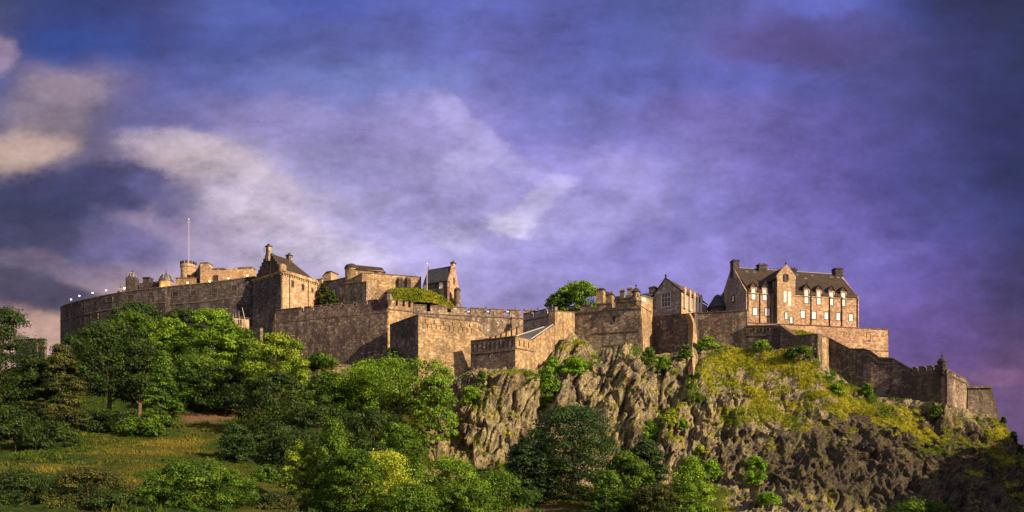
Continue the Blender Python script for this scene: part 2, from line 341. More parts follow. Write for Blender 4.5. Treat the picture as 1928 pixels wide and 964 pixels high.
def slate(name, c, c2):
    m, T, b, o = newmat(name)
    g = T.node('ShaderNodeNewGeometry'); P = g.outputs['Position']; Nn = g.outputs['True Normal']
    tt = T.vmath('NORMALIZE', T.vmath('CROSS_PRODUCT', (0, 0, 1), Nn)); uu = T.vmath('DOT_PRODUCT', P, tt, out=1)
    X, Y, Z = T.sep(P)
    br = T.node('ShaderNodeTexBrick'); T.put(br.inputs['Vector'], T.comb(uu, Z, 0.0)); br.inputs['Scale'].default_value = 1
    br.inputs['Color1'].default_value = (0, 0, 0, 1); br.inputs['Color2'].default_value = (1, 1, 1, 1); br.inputs['Mortar'].default_value = (0, 0, 0, 1)
    br.inputs['Brick Width'].default_value = 0.6; br.inputs['Row Height'].default_value = 0.4; br.inputs['Mortar Size'].default_value = 0.03
    n = T.noise(P, 0.6, 5, 0.65)
    cc = T.mix(T.math('ADD', T.math('MULTIPLY', br.outputs[0], 0.4), T.rng(n, 0.35, 0.65, 0, 0.6)), c, c2)
    T.put(b.inputs['Base Color'], cc); b.inputs['Roughness'].default_value = 0.7; b.inputs['Specular IOR Level'].default_value = 0.25
    bp = T.node('ShaderNodeBump'); bp.inputs['Strength'].default_value = 0.6; bp.inputs['Distance'].default_value = 0.12
    T.put(bp.inputs['Height'], br.outputs[0]); T.l.new(bp.outputs[0], b.inputs['Normal'])
    return m
M = {}
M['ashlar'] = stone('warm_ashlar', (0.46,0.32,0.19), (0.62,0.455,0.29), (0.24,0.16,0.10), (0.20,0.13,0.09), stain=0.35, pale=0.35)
M['pink'] = stone('pink_sandstone', (0.50,0.32,0.195), (0.68,0.47,0.30), (0.20,0.115,0.085), (0.17,0.105,0.08), stain=0.4, pale=0.3, bw=0.8, bh=0.36)
M['rubble'] = stone('brown_rubble', (0.245,0.19,0.135), (0.40,0.32,0.23), (0.115,0.09,0.072), (0.075,0.052,0.046), stain=0.8, pale=0.8, seed=5)
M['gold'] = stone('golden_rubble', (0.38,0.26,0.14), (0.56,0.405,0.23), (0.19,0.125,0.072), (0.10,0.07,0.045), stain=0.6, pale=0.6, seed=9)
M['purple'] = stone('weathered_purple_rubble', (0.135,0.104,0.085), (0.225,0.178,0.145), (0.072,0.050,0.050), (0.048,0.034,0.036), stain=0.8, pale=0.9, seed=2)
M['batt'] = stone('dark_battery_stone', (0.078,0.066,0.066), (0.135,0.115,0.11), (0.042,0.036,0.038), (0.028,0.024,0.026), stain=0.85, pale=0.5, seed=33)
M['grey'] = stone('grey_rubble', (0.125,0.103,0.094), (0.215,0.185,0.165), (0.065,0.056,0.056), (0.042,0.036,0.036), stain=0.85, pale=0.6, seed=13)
M['palegrey'] = stone('pale_grey_rubble', (0.28,0.25,0.235), (0.42,0.38,0.35), (0.16,0.14,0.14), (0.12,0.105,0.10), stain=0.6, pale=0.6, seed=15)
M['dark'] = stone('dark_stone', (0.06,0.05,0.05), (0.105,0.084,0.078), (0.036,0.03,0.032), (0.03,0.025,0.025), stain=0.5, pale=0.25, seed=17)  # darkest of the stones, also used for roofs and chimneys
M['dark_rubble'] = stone('dark_brown_rubble', (0.13,0.102,0.082), (0.21,0.165,0.125), (0.075,0.062,0.05), (0.045,0.042,0.028), stain=0.85, pale=0.4, seed=27)  # dark brown rubble for the right-hand bastions
M['cope'] = stone('coping_stone', (0.14,0.105,0.085), (0.21,0.16,0.12), (0.08,0.06,0.055), (0.07,0.05,0.045), stain=0.5, pale=0.3, seed=21)
M['slate'] = slate('brown_slate', (0.026,0.019,0.015), (0.055,0.038,0.026))
M['slate_blue'] = slate('blue_slate', (0.022,0.026,0.036), (0.05,0.052,0.062))
M['lead'] = plain('lead_sheet', (0.055,0.055,0.068), 0.5, 0.3)
M['white'] = plain('white_paint', (0.78,0.74,0.70), 0.5, 0.06)
M['blind'] = plain('window_with_pale_blind', (0.82,0.77,0.74), 0.25, 0.12, 1.2)
M['glass'] = plain('dark_glass', (0.02,0.022,0.03), 0.12, 0.3)
M['pole'] = plain('weathered_white_paint', (0.34,0.33,0.32), 0.6, 0.1)
M['black'] = plain('black_iron', (0.02,0.018,0.018), 0.6, 0.2)
M['bark'] = plain('bark', (0.095,0.07,0.05), 0.95, 0.4, 3.0)
M['void'] = plain('unlit_interior', (0.02,0.016,0.015), 0.9, 0.2)  # near-black paint for the shade inside openings

# ------------------------------------------------------------------ the castle rock and the slopes below it
def hsh(ix, iy, iz, seed):
    h = (ix.astype(np.int64)*374761393 + iy.astype(np.int64)*668265263 + iz.astype(np.int64)*2147483647 + seed*974634777) & 0xFFFFFFFF
    h = ((h ^ (h >> 13))*1274126177) & 0xFFFFFFFF; h = h ^ (h >> 16); h = (h*2246822519) & 0xFFFFFFFF; h = h ^ (h >> 15)
    return h/4294967295.0
def vnoise(p, seed=0):
    i = np.floor(p); f = p-i; f = f*f*(3-2*f); r = 0
    for a in (0, 1):
        for b in (0, 1):
            for c in (0, 1):
                wgt = (f[:,0] if a else 1-f[:,0])*(f[:,1] if b else 1-f[:,1])*(f[:,2] if c else 1-f[:,2])
                r = r+wgt*hsh(i[:,0]+a, i[:,1]+b, i[:,2]+c, seed)
    return r
def fbm(p, octv=4, seed=0, gain=0.5):
    r = 0; a = 1; t = 0
    for k in range(octv):
        r = r+a*vnoise(p*(2.03**k), seed+k*7); t += a; a *= gain
    return r/t
def facets(p, seed=0, tilt=0.9):
    """blocky fractured rock: every cell is a plane of its own height and tilt; returns height and crack distance"""
    i = np.floor(p); d1 = np.full(len(p), 9.0); d2 = np.full(len(p), 9.0); h = np.zeros(len(p))
    for a in (-1, 0, 1):
        for b in (-1, 0, 1):
            for c in (-1, 0, 1):
                cx, cy, cz = i[:,0]+a, i[:,1]+b, i[:,2]+c
                q = np.stack([cx+hsh(cx,cy,cz,seed), cy+hsh(cx,cy,cz,seed+1), cz+hsh(cx,cy,cz,seed+2)], 1)
                dv = p-q; d = (dv*dv).sum(1)
                hh = hsh(cx,cy,cz,seed+3)-0.5+tilt*(dv[:,0]*(hsh(cx,cy,cz,seed+4)-0.5)+dv[:,2]*(hsh(cx,cy,cz,seed+5)-0.5))
                m = d < d1
                d2 = np.where(m, d1, np.minimum(d2, d)); h = np.where(m, hh, h); d1 = np.where(m, d, d1)
    return h, np.sqrt(d2)-np.sqrt(d1)
def sstep(x, a, b):
    t = np.clip((x-a)/(b-a), 0, 1); return t*t*(3-2*t)

# control columns: bearing column, then (row, distance) from the foot of the slope to the foot of the walls
CC = [
 (-900, [(1010,60),(1010,90),(1000,140),(990,200),(980,262)]),
 (-350, [(980,75),(930,105),(880,150),(830,200),(760,268)]),
 (0,    [(975, 80), (900, 102), (846, 142), (790, 192), (700, 262)]),
 (115,  [(975, 80), (900, 105), (842, 146), (780, 200), (665, 262)]),
 (300,  [(975, 80), (900, 105), (840, 146), (778, 196), (668, 246)]),
 (480,  [(978, 85), (915, 112), (858, 150), (778, 196), (676, 236)]),
 (600,  [(982, 90), (930, 120), (875, 155), (782, 196), (682, 224)]),
 (735,  [(985, 95), (938, 125), (885, 165), (782, 193), (696, 217)]),
 (787,  [(985, 95), (940, 130), (880, 170), (790, 192), (712, 209)]),
 (845,  [(985, 105), (958, 140), (900, 184), (800, 198), (718, 210)]),
 (886,  [(985, 105), (958, 140), (900, 184), (800, 198), (700, 210)]),
 (970,  [(985, 105), (958, 140), (900, 184), (800, 198), (697, 204)]),
 (1008, [(985, 105), (958, 140), (900, 184), (800, 198), (700, 207)]),
 (1045, [(985, 105), (958, 140), (900, 184), (800, 198), (660, 221)]),
 (1075, [(985, 105), (958, 140), (900, 184), (800, 198), (626, 227)]),
 (1100, [(985, 105), (958, 140), (900, 184), (800, 198), (636, 226)]),
 (1125, [(985, 105), (958, 140), (900, 184), (800, 198), (664, 225)]),
 (1150, [(985, 105), (958, 140), (900, 184), (800, 198), (655, 223)]),
 (1178, [(985, 105), (958, 140), (900, 184), (800, 198), (642, 221)]),
 (1215, [(985, 105), (958, 140), (900, 184), (800, 198), (672, 226)]),
 (1260, [(985, 105), (958, 140), (900, 184), (800, 198), (664, 228)]),
 (1300, [(985, 105), (958, 140), (900, 184), (800, 198), (656, 224)]),
 (1360, [(1000, 120), (968, 150), (880, 180), (775, 201), (648, 226)]),
 (1405, [(1000, 120), (968, 150), (880, 180), (775, 201), (658, 224)]),
 (1500, [(1000, 120), (968, 150), (880, 180), (775, 198), (657, 216)]),
 (1540, [(1010, 125), (975, 150), (868, 180), (778, 195), (676, 211)]),
 (1565, [(1020, 125), (980, 152), (868, 180), (785, 194), (694, 212)]),
 (1600, [(1040, 125), (990, 152), (870, 178), (800, 193), (724, 210)]),
 (1650, [(1050, 120), (1000, 150), (872, 176), (808, 190), (744, 206)]),
 (1720, [(1060, 120), (1005, 148), (885, 174), (822, 187), (750, 202)]),
 (1785, [(1080, 118), (1020, 146), (900, 172), (838, 182), (756, 195)]),
 (1825, [(1100, 110), (1010, 138), (900, 162), (840, 184), (772, 205)]),
 (1880, [(1110, 110), (1030, 140), (930, 165), (860, 190), (789, 208)]),
 (1928, [(1120, 110), (1060, 140), (960, 165), (890, 185), (846, 196)]),
 (2000, [(1130, 110), (1090, 140), (1000, 165), (950, 180), (905, 190)]),
 (2150, [(1130,110),(1100,130),(1040,150),(1000,165),(980,175)]),
 (2300, [(1120,90),(1030,115),(930,138),(900,160),(890,185)]),  # from here an unseen hill, added to shade the lower right crag
 (2550, [(1050,75),(730,105),(570,130),(540,155),(560,185)]),
 (3000, [(1050,65),(620,90),(460,115),(460,140),(490,170)])]
cc_u = np.array([c[0] for c in CC], float)
def ctrl(u):
    """smooth slope profile at bearing column u -> K points (Y, Z)"""
    u = np.atleast_1d(u).astype(float); K = len(CC[0][1]); Yk = np.zeros((len(u), K)); Zk = np.zeros((len(u), K))
    for k in range(K):
        Yk[:,k] = np.interp(u, cc_u, [c[1][k][1] for c in CC]); yk = np.interp(u, cc_u, [c[1][k][0] for c in CC]); Zk[:,k] = (HY-yk)/FPX*Yk[:,k]
    return Yk, Zk
def ground(px, Y):
    Yk, Zk = ctrl(px); return float(np.interp(Y, np.concatenate([[15], Yk[0]]), np.concatenate([[-4], Zk[0]])))
us = np.concatenate([np.arange(-900, -40, 12), np.arange(-40, 760, 3.4), np.arange(760, 1970, 2.1), np.arange(1970, 3000, 14)])
Yk, Zk = ctrl(us)
tb = [(0.0,0.06),(0.06,0.14),(0.14,0.30),(0.30,0.55),(0.55,1.0)]
nr = [6, 20, 60, 130, 230]
cols_Y = []; cols_Z = []; lev = []
Y0 = np.full(len(us), 15.0); Z0 = np.full(len(us), -4.0)
prevY, prevZ = Y0, Z0
for k in range(5):
    t = np.linspace(0, 1, nr[k], endpoint=(k == 4))
    for q in t: cols_Y.append(prevY+(Yk[:,k]-prevY)*q); cols_Z.append(prevZ+(Zk[:,k]-prevZ)*q); lev.append(k+q)
    prevY, prevZ = Yk[:,k], Zk[:,k]
# soften the kinks of the profile
GY = np.array(cols_Y); GZ = np.array(cols_Z); lev = np.array(lev)
for _ in range(14):
    GY[1:-8] = (GY[0:-9]+2*GY[1:-8]+GY[2:-7])/4; GZ[1:-8] = (GZ[0:-9]+2*GZ[1:-8]+GZ[2:-7])/4
# the flat top of the rock behind the walls, falling away far behind
for dY, kk in ((6, 1.0), (30, 1.02), (90, 1.0), (160, 0.5), (230, -0.05)):
    GY = np.vstack([GY, Yk[:,4]+dY]); GZ = np.vstack([GZ, Zk[:,4]*kk]); lev = np.append(lev, 5.0+dY/100)
nR, nC = GY.shape
UU = np.repeat(us[None,:], nR, 0); LL = np.repeat(lev[:,None], nC, 1)
GX = (UU-CX)/FPX*GY
P3 = np.stack([GX, GY, GZ], -1)
du = np.gradient(P3, axis=1); dv = np.gradient(P3, axis=0); NN = np.cross(du, dv); NN /= np.linalg.norm(NN, axis=2, keepdims=True)+1e-9
NN[NN[...,2] < 0] *= -1
p = P3.reshape(-1, 3); nrm = NN.reshape(-1, 3); uf = UU.ravel(); lf = LL.ravel()
pyf = HY-FPX*p[:,2]/p[:,1]
# where bare rock stands: the crag right of the wood, its foot and the whole right spur
big = fbm(p/np.array([26, 26, 26.]), 3, 3)
rocky = sstep(uf+60*(big-0.5), 770, 850)*sstep(lf, 2.1, 2.9)
rocky = np.maximum(rocky, sstep(uf, 1330, 1420)*sstep(lf, 0.6, 1.4))
rocky = np.maximum(rocky, 0.8*sstep(uf, 690, 760)*sstep(lf, 4.0, 4.5)); rocky = np.maximum(rocky, 0.55*sstep(uf,560,640)*sstep(lf,4.3,4.7))
rocky *= 1-sstep(uf, 2300, 2600)*0.5
dip = np.where(uf < 1300, 0.42, 0.30)
def rot(q, sx, sy, sz, ang=0.42):
    x = q[:,0]*np.cos(ang)-q[:,2]*np.sin(ang); z = q[:,0]*np.sin(ang)+q[:,2]*np.cos(ang); return np.stack([x/sx, q[:,1]/sy, z/sz], 1)
wv = np.stack([fbm(p/9, 2, 11), fbm(p/9, 2, 12), fbm(p/9, 2, 13)], 1)-0.5
pw = p+wv*5
def blob0(x, y, rx, ry, a=0):
    ca, sa = math.cos(R(a)), math.sin(R(a)); X = uf-x; Yv = pyf-y
    return np.exp(-(((X*ca+Yv*sa)/rx)**2+((-X*sa+Yv*ca)/ry)**2))
slope0 = blob0(1370,668,60,26,8)+blob0(1350,715,45,40,10)+blob0(1470,690,90,40,20)+blob0(1560,745,100,30,22)+blob0(1450,770,60,30,20)+0.9*blob0(1540,810,110,16,12)+blob0(1650,790,90,22,14)+blob0(1895,810,26,60,20)
pv = p+wv*1.6
hA, cA = facets(rot(pv, 7, 14, 36, 0.34), 21, 1.2)
hB, cB = facets(rot(pv, 2.3, 6, 17, 0.32), 41, 1.5)
hC, cC = facets(rot(p+wv*0.8, 0.9, 2.6, 8.0, 0.26), 61, 1.5)
hD, cD = facets(rot(pw, 0.6, 1.4, 1.9, 0.2), 71, 1.6)
rdg = 1-np.abs(2*fbm(rot(pw, 3.2, 5, 11, 0.42), 4, 81)-1)
fine = fbm(p/1.1, 3, 91)-0.5
# narrow gullies that run up the crag
gul = np.exp(-((uf+22*(fbm(p/14, 2, 5)-0.5)-1030-(700-pyf)*0.10)/14)**2)*sstep(lf, 3.2, 3.8) + 1.0*np.exp(-((uf-1300+(pyf-700)*0.62+24*(fbm(p/12,2,6)-0.5))/15)**2)*sstep(lf, 2.9, 3.6) + 0.8*np.exp(-((uf-852-(pyf-760)*0.1)/12)**2)*sstep(lf, 3.4, 4)
edge = 1-0.75*sstep(lf, 4.75, 5.0)
edge = np.where(lf > 5.0, 0.1, edge)
amp = rocky*edge
near = 1-0.22*sstep(uf, 1360, 1480)*(1-sstep(lf, 3.0, 4.0))
slp = np.clip(1-0.75*slope0, 0.22, 1)
# buttresses and fissures run with the dip: long in the vertical, narrow across
def vert(px_, sx, sz, ang, sd, o_=4):
    q_ = rot(px_, sx, sx*2.2, sz, ang); return fbm(q_, o_, sd, 0.55)
wv2 = p+wv*np.where(uf > 1340, 3.5, 7)[:,None]
but = 1-np.abs(2*vert(wv2, 22, 75, 0.34, 120, 2)-1)              # broad buttresses
rib = 1-np.abs(2*vert(wv2, 7.5, 60, 0.30, 130, 2)-1)            # ribs
fis = np.abs(2*vert(wv2, 5.0, 55, 0.30, 140, 2)-1)              # narrow fissures where this is near zero
fis2 = np.abs(2*vert(p+wv*1.2, 1.9, 16, 0.28, 150, 3)-1)
slp = slp*np.where(uf > 1380, 0.66, 0.8)
disp = amp*(8.0*(but-0.72)*np.clip(slp+0.3, 0, 1) + 3.6*(rib-0.75)*slp - 2.4*np.exp(-(fis/0.06)**2)*slp - 0.8*np.exp(-(fis2/0.09)**2)*slp + 3.6*hA*slp*(1.6*near-0.6) + 1.9*hB*slp*near + (0.95*hC + 0.22*hD)*slp*near + 0.25*fine) - 3.2*gul*rocky*edge
soft = (1-rocky)*edge*(3.4*(fbm(p/14, 3, 31)-0.5)+0.5*(fbm(p/2.5, 3, 33)-0.5))*sstep(lf, 0.2, 1.0)
dirv = nrm*0.55+np.array([0, -0.75, 0.22]); dirv /= np.linalg.norm(dirv, axis=1, keepdims=True)
q = p+dirv*disp[:,None]; q[:,2] += soft
# boulders of the slope settle into ledges
led = amp*sstep(uf, 1280, 1380)*0.12*np.sin((q[:,2]+0.25*q[:,0]+2*(fbm(p/10,2,8)-0.5)*4)*0.95)*sstep(lf, 1.5, 2.5)
q[:,1] += -led*1.2
G3 = q.reshape(nR, nC, 3)
# --- growth on the rock: ledges, gullies and the sunny grass slope
du = np.gradient(G3, axis=1); dv = np.gradient(G3, axis=0); N2 = np.cross(du, dv); N2 /= np.linalg.norm(N2, axis=2, keepdims=True)+1e-9; N2[N2[...,2] < 0] *= -1
nz = N2[...,2].ravel()
def blob(x, y, rx, ry, a=0):
    ca, sa = math.cos(R(a)), math.sin(R(a)); X = uf-x; Yv = pyf-y
    return np.exp(-(((X*ca+Yv*sa)/rx)**2+((-X*sa+Yv*ca)/ry)**2))
slope_g = (blob(1370,668,60,26,8)+blob(1350,715,45,40,10)+blob(1470,680,80,34,20)+1.0*blob(1560,735,90,26,22)+blob(1450,770,60,30,20)+0.9*blob(1540,810,110,16,12)
           +0.8*blob(1350,785,55,14,8)+blob(1650,790,90,18,14)+0.8*blob(1600,760,70,20,18)+0.7*blob(1430,700,60,60,0)+0.6*blob(1720,790,40,20,0)+1.3*blob(1895,810,26,60,20))
gul_g = 1.5*blob(1030,720,16,60,0)+1.2*blob(1090,690,44,11,0)+1.3*blob(1250,785,15,70,38)+0.8*blob(1295,700,22,60,-25)+0.6*blob(1320,750,40,8,10)+0.7*blob(1400,775,50,10,6)+0.8*blob(880,715,14,40,20)+0.8*blob(1230,690,26,16,0)+0.7*blob(1190,672,30,9,-20)+0.8*blob(960,880,90,20,0)+0.5*blob(1340,640,20,14,0)
nv = fbm(p/2.6, 4, 101); nb = fbm(p/9.0, 3, 103)
grass = np.clip(1.0*sstep(nz, 0.50, 0.85)*0.9+slope_g*0.66+gul_g*0.9-0.66+(nv-0.5)*4.2+(nb-0.5)*2.2, 0, 1)
rock_shade = np.clip(blob(1540,885,180,55,8)*1.4+blob(1740,860,190,75,15)*1.4+blob(1850,900,160,90,0)*1.2+blob(1330,900,60,40,0)*0.3+(fbm(p/8,3,111)-0.5)*1.6, 0, 1)  # painted shade of the lower right crag, plus random dark patches
grass = np.clip(grass-0.75*rock_shade*sstep(blob(1590,885,330,75,9), 0.25, 0.8), 0, 1)
grass = np.where(rocky > 0.3, grass, 1.0); grass = np.where(lf > 5.0, 1.0, grass)
green = np.clip(gul_g*1.2+(fbm(p/7, 3, 107)-0.5)*3.0+0.42-slope_g*0.3+0.7*sstep(lf,4.72,4.95), 0, 1)      # 0 = sun-bleached yellow grass, 1 = fresh green
bare = np.clip(blob(400,785,60,9,-6)*1.6+blob(990,955,60,14,0)*1.5+(nv-0.5)*1.2*blob(400,785,90,25,0), 0, 1)
meadow = 1-rocky
seared = np.clip(blob(330,835,90,18,-8)*0.9+blob(90,885,80,18,0)*0.9+blob(230,925,60,30,-30)*0.8+(nb-0.5)*1.6+0.1, 0, 1)*meadow
def grid_mesh(name, G, attrs, mat):
    r, c, _ = G.shape
    me = bpy.data.meshes.new(name); me.vertices.add(r*c); me.vertices.foreach_set('co', G.reshape(-1).astype(np.float32))
    i = np.arange((r-1)*(c-1)); a = (i//(c-1))*c+i % (c-1)
    f = np.stack([a, a+1, a+1+c, a+c], 1).ravel().astype(np.int32)
    me.loops.add(len(f)); me.loops.foreach_set('vertex_index', f)
    me.polygons.add(len(i)); me.polygons.foreach_set('loop_start', (np.arange(len(i))*4).astype(np.int32)); me.polygons.foreach_set('loop_total', np.full(len(i), 4, np.int32))
    me.update(calc_edges=True)
    for n_, v_ in attrs.items():
        at_ = me.attributes.new(n_, 'FLOAT', 'POINT'); at_.data.foreach_set('value', v_.astype(np.float32))
    me.materials.append(mat); return me
def rock_material():
    m, T, b, o = newmat('castle_rock')
    g = T.node('ShaderNodeNewGeometry'); P = g.outputs['Position']
    def A(n): nd = T.node('ShaderNodeAttribute'); nd.attribute_name = n; return nd.outputs['Fac']
    X, Y, Z = T.sep(P)
    # strata: lines that dip the way the crag does
    mp = T.node('ShaderNodeMapping'); T.put(mp.inputs[0], P); mp.inputs['Rotation'].default_value = (0, R(-22), 0)
    st = T.vmath('MULTIPLY', mp.outputs[0], (1.0, 0.7, 0.28))
    n1 = T.noise(st, 0.35, 6, 0.62); n2 = T.noise(T.vmath('MULTIPLY', st, (1.25, 1.2, 0.62)), 1.5, 5, 0.7, dist=0.4); n3 = T.noise(P, 0.1, 3, 0.5); n4 = T.noise(P, 4.0, 3, 0.7)
    c = T.ramp(T.math('ADD', T.math('MULTIPLY', n1, 0.45), T.math('MULTIPLY', n2, 0.55)), [(0.34,(0.025,0.022,0.026)),(0.42,(0.085,0.072,0.064)),(0.47,(0.20,0.165,0.115)),(0.53,(0.38,0.315,0.18)),(0.62,(0.62,0.53,0.31))], 'LINEAR')
    c = T.mix(T.rng(n3, 0.45, 0.62, 0, 0.55), c, T.mix(0.55, c, (0.10,0.098,0.11)))
    c = T.mix(T.math('MULTIPLY', T.rng(A('rock_shade'), 0.15, 0.8), 0.85), c, T.mix(T.rng(n2, 0.38, 0.6), (0.016,0.014,0.015), (0.085,0.068,0.056)))  # lower right shade mixed dark into the rock colour
    c = T.mix(T.math('MULTIPLY', T.rng(n4, 0.5, 0.62), T.rng(n1, 0.46, 0.58, 0, 0.8)), c, (0.15,0.18,0.025))      # moss
    yel = T.mix(T.rng(n2, 0.35, 0.62), (0.17,0.18,0.016), (0.46,0.44,0.04)); grn = T.mix(T.rng(n2, 0.35, 0.62), (0.06,0.11,0.014), (0.15,0.23,0.025))
    gc = T.mix(A('green'), yel, grn)
    mead = T.mix(T.rng(T.noise(P, 0.9, 5, 0.65), 0.35, 0.62), (0.014,0.034,0.007), (0.055,0.095,0.013)); mead = T.mix(T.rng(A('seared'), 0.1, 0.9, 0, 0.85), mead, T.mix(T.rng(n4, 0.4, 0.6), (0.12,0.10,0.018), (0.22,0.18,0.03)))
    gc = T.mix(A('meadow'), gc, mead)
    c = T.mix(T.rng(T.math('ADD', A('grass'), T.math('MULTIPLY', T.math('SUBTRACT', n4, 0.5), 0.5)), 0.35, 0.6), c, gc)
    c = T.mix(A('bare'), c, T.mix(T.rng(n4, 0.4, 0.6), (0.17,0.10,0.06), (0.25,0.16,0.10)))
    T.put(b.inputs['Base Color'], c); b.inputs['Roughness'].default_value = 0.95; b.inputs['Specular IOR Level'].default_value = 0.1
    bp = T.node('ShaderNodeBump'); bp.inputs['Strength'].default_value = 1.0; bp.inputs['Distance'].default_value = 1.5
    T.put(bp.inputs['Height'], T.math('ADD', n2, T.math('MULTIPLY', n4, 0.35))); T.l.new(bp.outputs[0], b.inputs['Normal'])
    return m
M['rock'] = rock_material()
me = grid_mesh('castle_rock', G3, dict(grass=grass, green=green, bare=bare, meadow=meadow, seared=seared, rock_shade=rock_shade), M['rock'])
rock = bpy.data.objects.new('castle_rock', me); COL.objects.link(rock); tag(rock, 'craggy castle rock with grassy ledges and the meadow slope below it', 'crag', kind='structure')
WL[rock.name] = (0,0,0)
mb = MB(); mb.face([(-5000,-3000,-3.6),(5000,-3000,-3.6),(5000,7000,-3.6),(-5000,7000,-3.6)])
M['lawn'] = plain('lawn', (0.05,0.075,0.02), 0.95, 0.4, 0.3)
tag(put('ground', mb, M['lawn']), 'flat green ground around the castle rock', 'ground', kind='structure')
G_world = G3.reshape(-1, 3)

# ------------------------------------------------------------------ curtain walls and bastions
def base_of(pth):
    c = sum((Vector((p.x, p.y)) for p in pth.P), Vector((0, 0)))/len(pth.P); return (c.x, c.y, min(pth.zb)-4)
def rampart(name, label, pts, mat, cat='castle wall', th=2.5, parapet=None, course=None, cope=0.28, batter=0.0, dzb=-8, group='castle walls', extra=None):
    """parapet: (height, notch columns, notch width px, coping) ; course: metres below the top of a projecting stone band"""
    pth = Path(pts); t = thing(name, label, cat, base_of(pth), group)
    ph = parapet[0] if parapet else 0
    mb = MB(); pth.wall(mb, th, dzt=-ph, dzb=dzb, batter=batter); put('wall_body', mb, mat, t)
    if parapet:
        mb = MB(); cp = MB(); nx = sorted(parapet[1]); w = parapet[2]
        edges = [pth.px[0]]
        for x in nx: edges += [x-w/2, x+w/2]
        edges.append(pth.px[-1])
        pt = 0.9
        for i in range(0, len(edges)-1, 2):
            if edges[i+1]-edges[i] < 0.3: continue
            pth.blk(mb, edges[i], edges[i+1], -ph+0.003, -cope, -pt, -0.02, 0.0)
            pth.blk(cp, edges[i]-0.2*0, edges[i+1], -cope+0.003, 0.0, -pt-0.08, 0.10, 0.05)
        sill = parapet[3] if len(parapet) > 3 else 0.0
        if sill:
            for i in range(1, len(edges)-1, 2):
                pth.blk(mb, edges[i]+0.02, edges[i+1]-0.02, -ph+0.004, -ph+sill, -pt+0.01, -0.03)
        put('parapet', mb, mat, t); put('coping', cp, M['cope'], t)
    elif cope:
        cp = MB(); pth.blk(cp, pth.px[0], pth.px[-1], 0.003, cope, -th-0.08, 0.12, 0.0); put('coping', cp, M['cope'], t)
    if course:
        mb = MB(); pth.blk(mb, pth.px[0], pth.px[-1], -course-0.16, -course+0.16, -0.3, 0.16); put('string_course', mb, M['cope'], t)
    if extra: extra(pth, t)
    return pth, t

# A. the round battery on the left, with deep gun openings
bat = [(113.5,283,578,665),(115,277,577,665),(122,271,573.5,665),(138,266,569,665),(158,262,563.5,665),(182,259,558,665),(208,256.5,553,665),(236,254.5,548.5,665),(264,253,544.5,665),(290,252,541.5,665),(311,251.3,539.5,665)]
def bat_extra(pth, t):
    mb = MB(); f = MB()
    for x in (151, 207, 247):
        pass
rampart('round_battery', 'massive round grey battery wall at the left end with gun openings under its rim', bat, M['batt'], 'gun battery', th=3.0,
        parapet=(2.9, [], 11, 0.55), course=5.0, cope=0.3)
# lower openings of the battery
b_th = None
pth = Path(bat)
def opening(t, F, s0, s1, z0, z1, surround='cope', deep=0.6, name='gun_loop'):
    """a dark splayed opening: stone surround that stands proud and an unlit recess box"""
    mb = MB(); w = 0.14
    for q in ((s0-w, s1+w, z1, z1+0.2), (s0-w, s1+w, z0-0.18, z0), (s0-w, s0, z0, z1), (s1, s1+w, z0, z1)): F.box(mb, *q, -0.05, 0.10)
    o = put(name, mb, M[surround], t)
    mb = MB(); F.box(mb, s0+0.004, s1-0.004, z0+0.004, z1-0.004, -0.05, 0.012); put('shade_panel', mb, M['void'], o, loc=WL[t.name])  # flat near-black panel painted as the shade of the opening
    return o
WL_fix = None
bt = [o for o in COL.objects if o.name == 'round_battery'][0]
for x, y0, y1, wpx, a, Ya, bb, Yb in ((206,560.5,568,12,182,259,208,256.5),(246,555.5,563,12,236,254.5,264,253),(284,551,557,9,264,253,290,252),(151,572,578,7,138,266,158,262),(178,592,600,13,158,262,182,259),(148,604,612,9,138,266,158,262)):
    F = Frame(a, Ya, bb, Yb); opening(bt, F, *F.rect(x, y0, y1, wpx, 0.0))

# B. the wall running on to the tower
wl = [(311,254.5,541,672),(345,252.5,538,672),(380,251.5,534.5,672),(440,250.6,527,672),(480,250,521.5,672)]
def wl_extra(pth, t):
    for x in (352, 377, 405, 441):
        F = Frame(pth.px[0], pth.P[0].y, 480, 250)
    return
_, wt = rampart('battery_wall', 'dark wall with a row of square gun openings left of the steep gabled tower', wl, M['batt'], th=3.0, course=5.6, cope=0.3)
F = Frame(345, 252.5-0.0, 440, 250.6)
for x, y0, y1 in ((330,550,558),(364,547,556),(404,543,552),(441,537,547)):
    i = [(311,254.5),(345,252.5),(380,251.5),(440,250.6),(480,250)]
    for (xa, ya), (xb, yb) in zip(i[:-1], i[1:]):
        if xa <= x < xb: F = Frame(xa, ya, xb, yb); break
    opening(wt, F, *F.rect(x, y0, y1, 10, 0.0))
# the return where the round battery steps forward
mb = MB(); mb.hexa([at(311,660,251.4), at(313.5,660,255.5), at(309,660,257), at(306,660,254)], [at(311,539.8,251.4), at(313.5,540.6,255.5), at(309,540,257), at(306,539.6,254)])
put('wall_return', mb, M['rubble'], bt)

# D. long blank curtain wall, seven notches in its parapet
rampart('long_curtain_wall', 'long blank purple-brown curtain wall below the gabled tower, small notches along its parapet',
        [(519,238.5,583,690),(622,232,572.2,690),(729,226,561.5,700)], M['purple'], parapet=(1.9, [570,588,606,625,645,668,690,712], 4.4, 0.75), course=3.9, cope=0.22, batter=0.9)
# end buttress of this wall, ochre in the sun
mb = MB(); 
F = Frame(500, 246, 519, 238.6)
t = thing('sloping_buttress', 'sunlit ochre buttress of rough stone at the left end of the long curtain wall', 'buttress', at(512, 680, 240))
mb.hexa([at(502,700,243), at(519,700,236.6), at(521.5,700,239), at(505,700,246)], [at(516.5,590,240.4), at(518.6,590,238.0), at(519,590,239.2), at(517,590,241.5)])
put('buttress_body', mb, M['gold'], t)
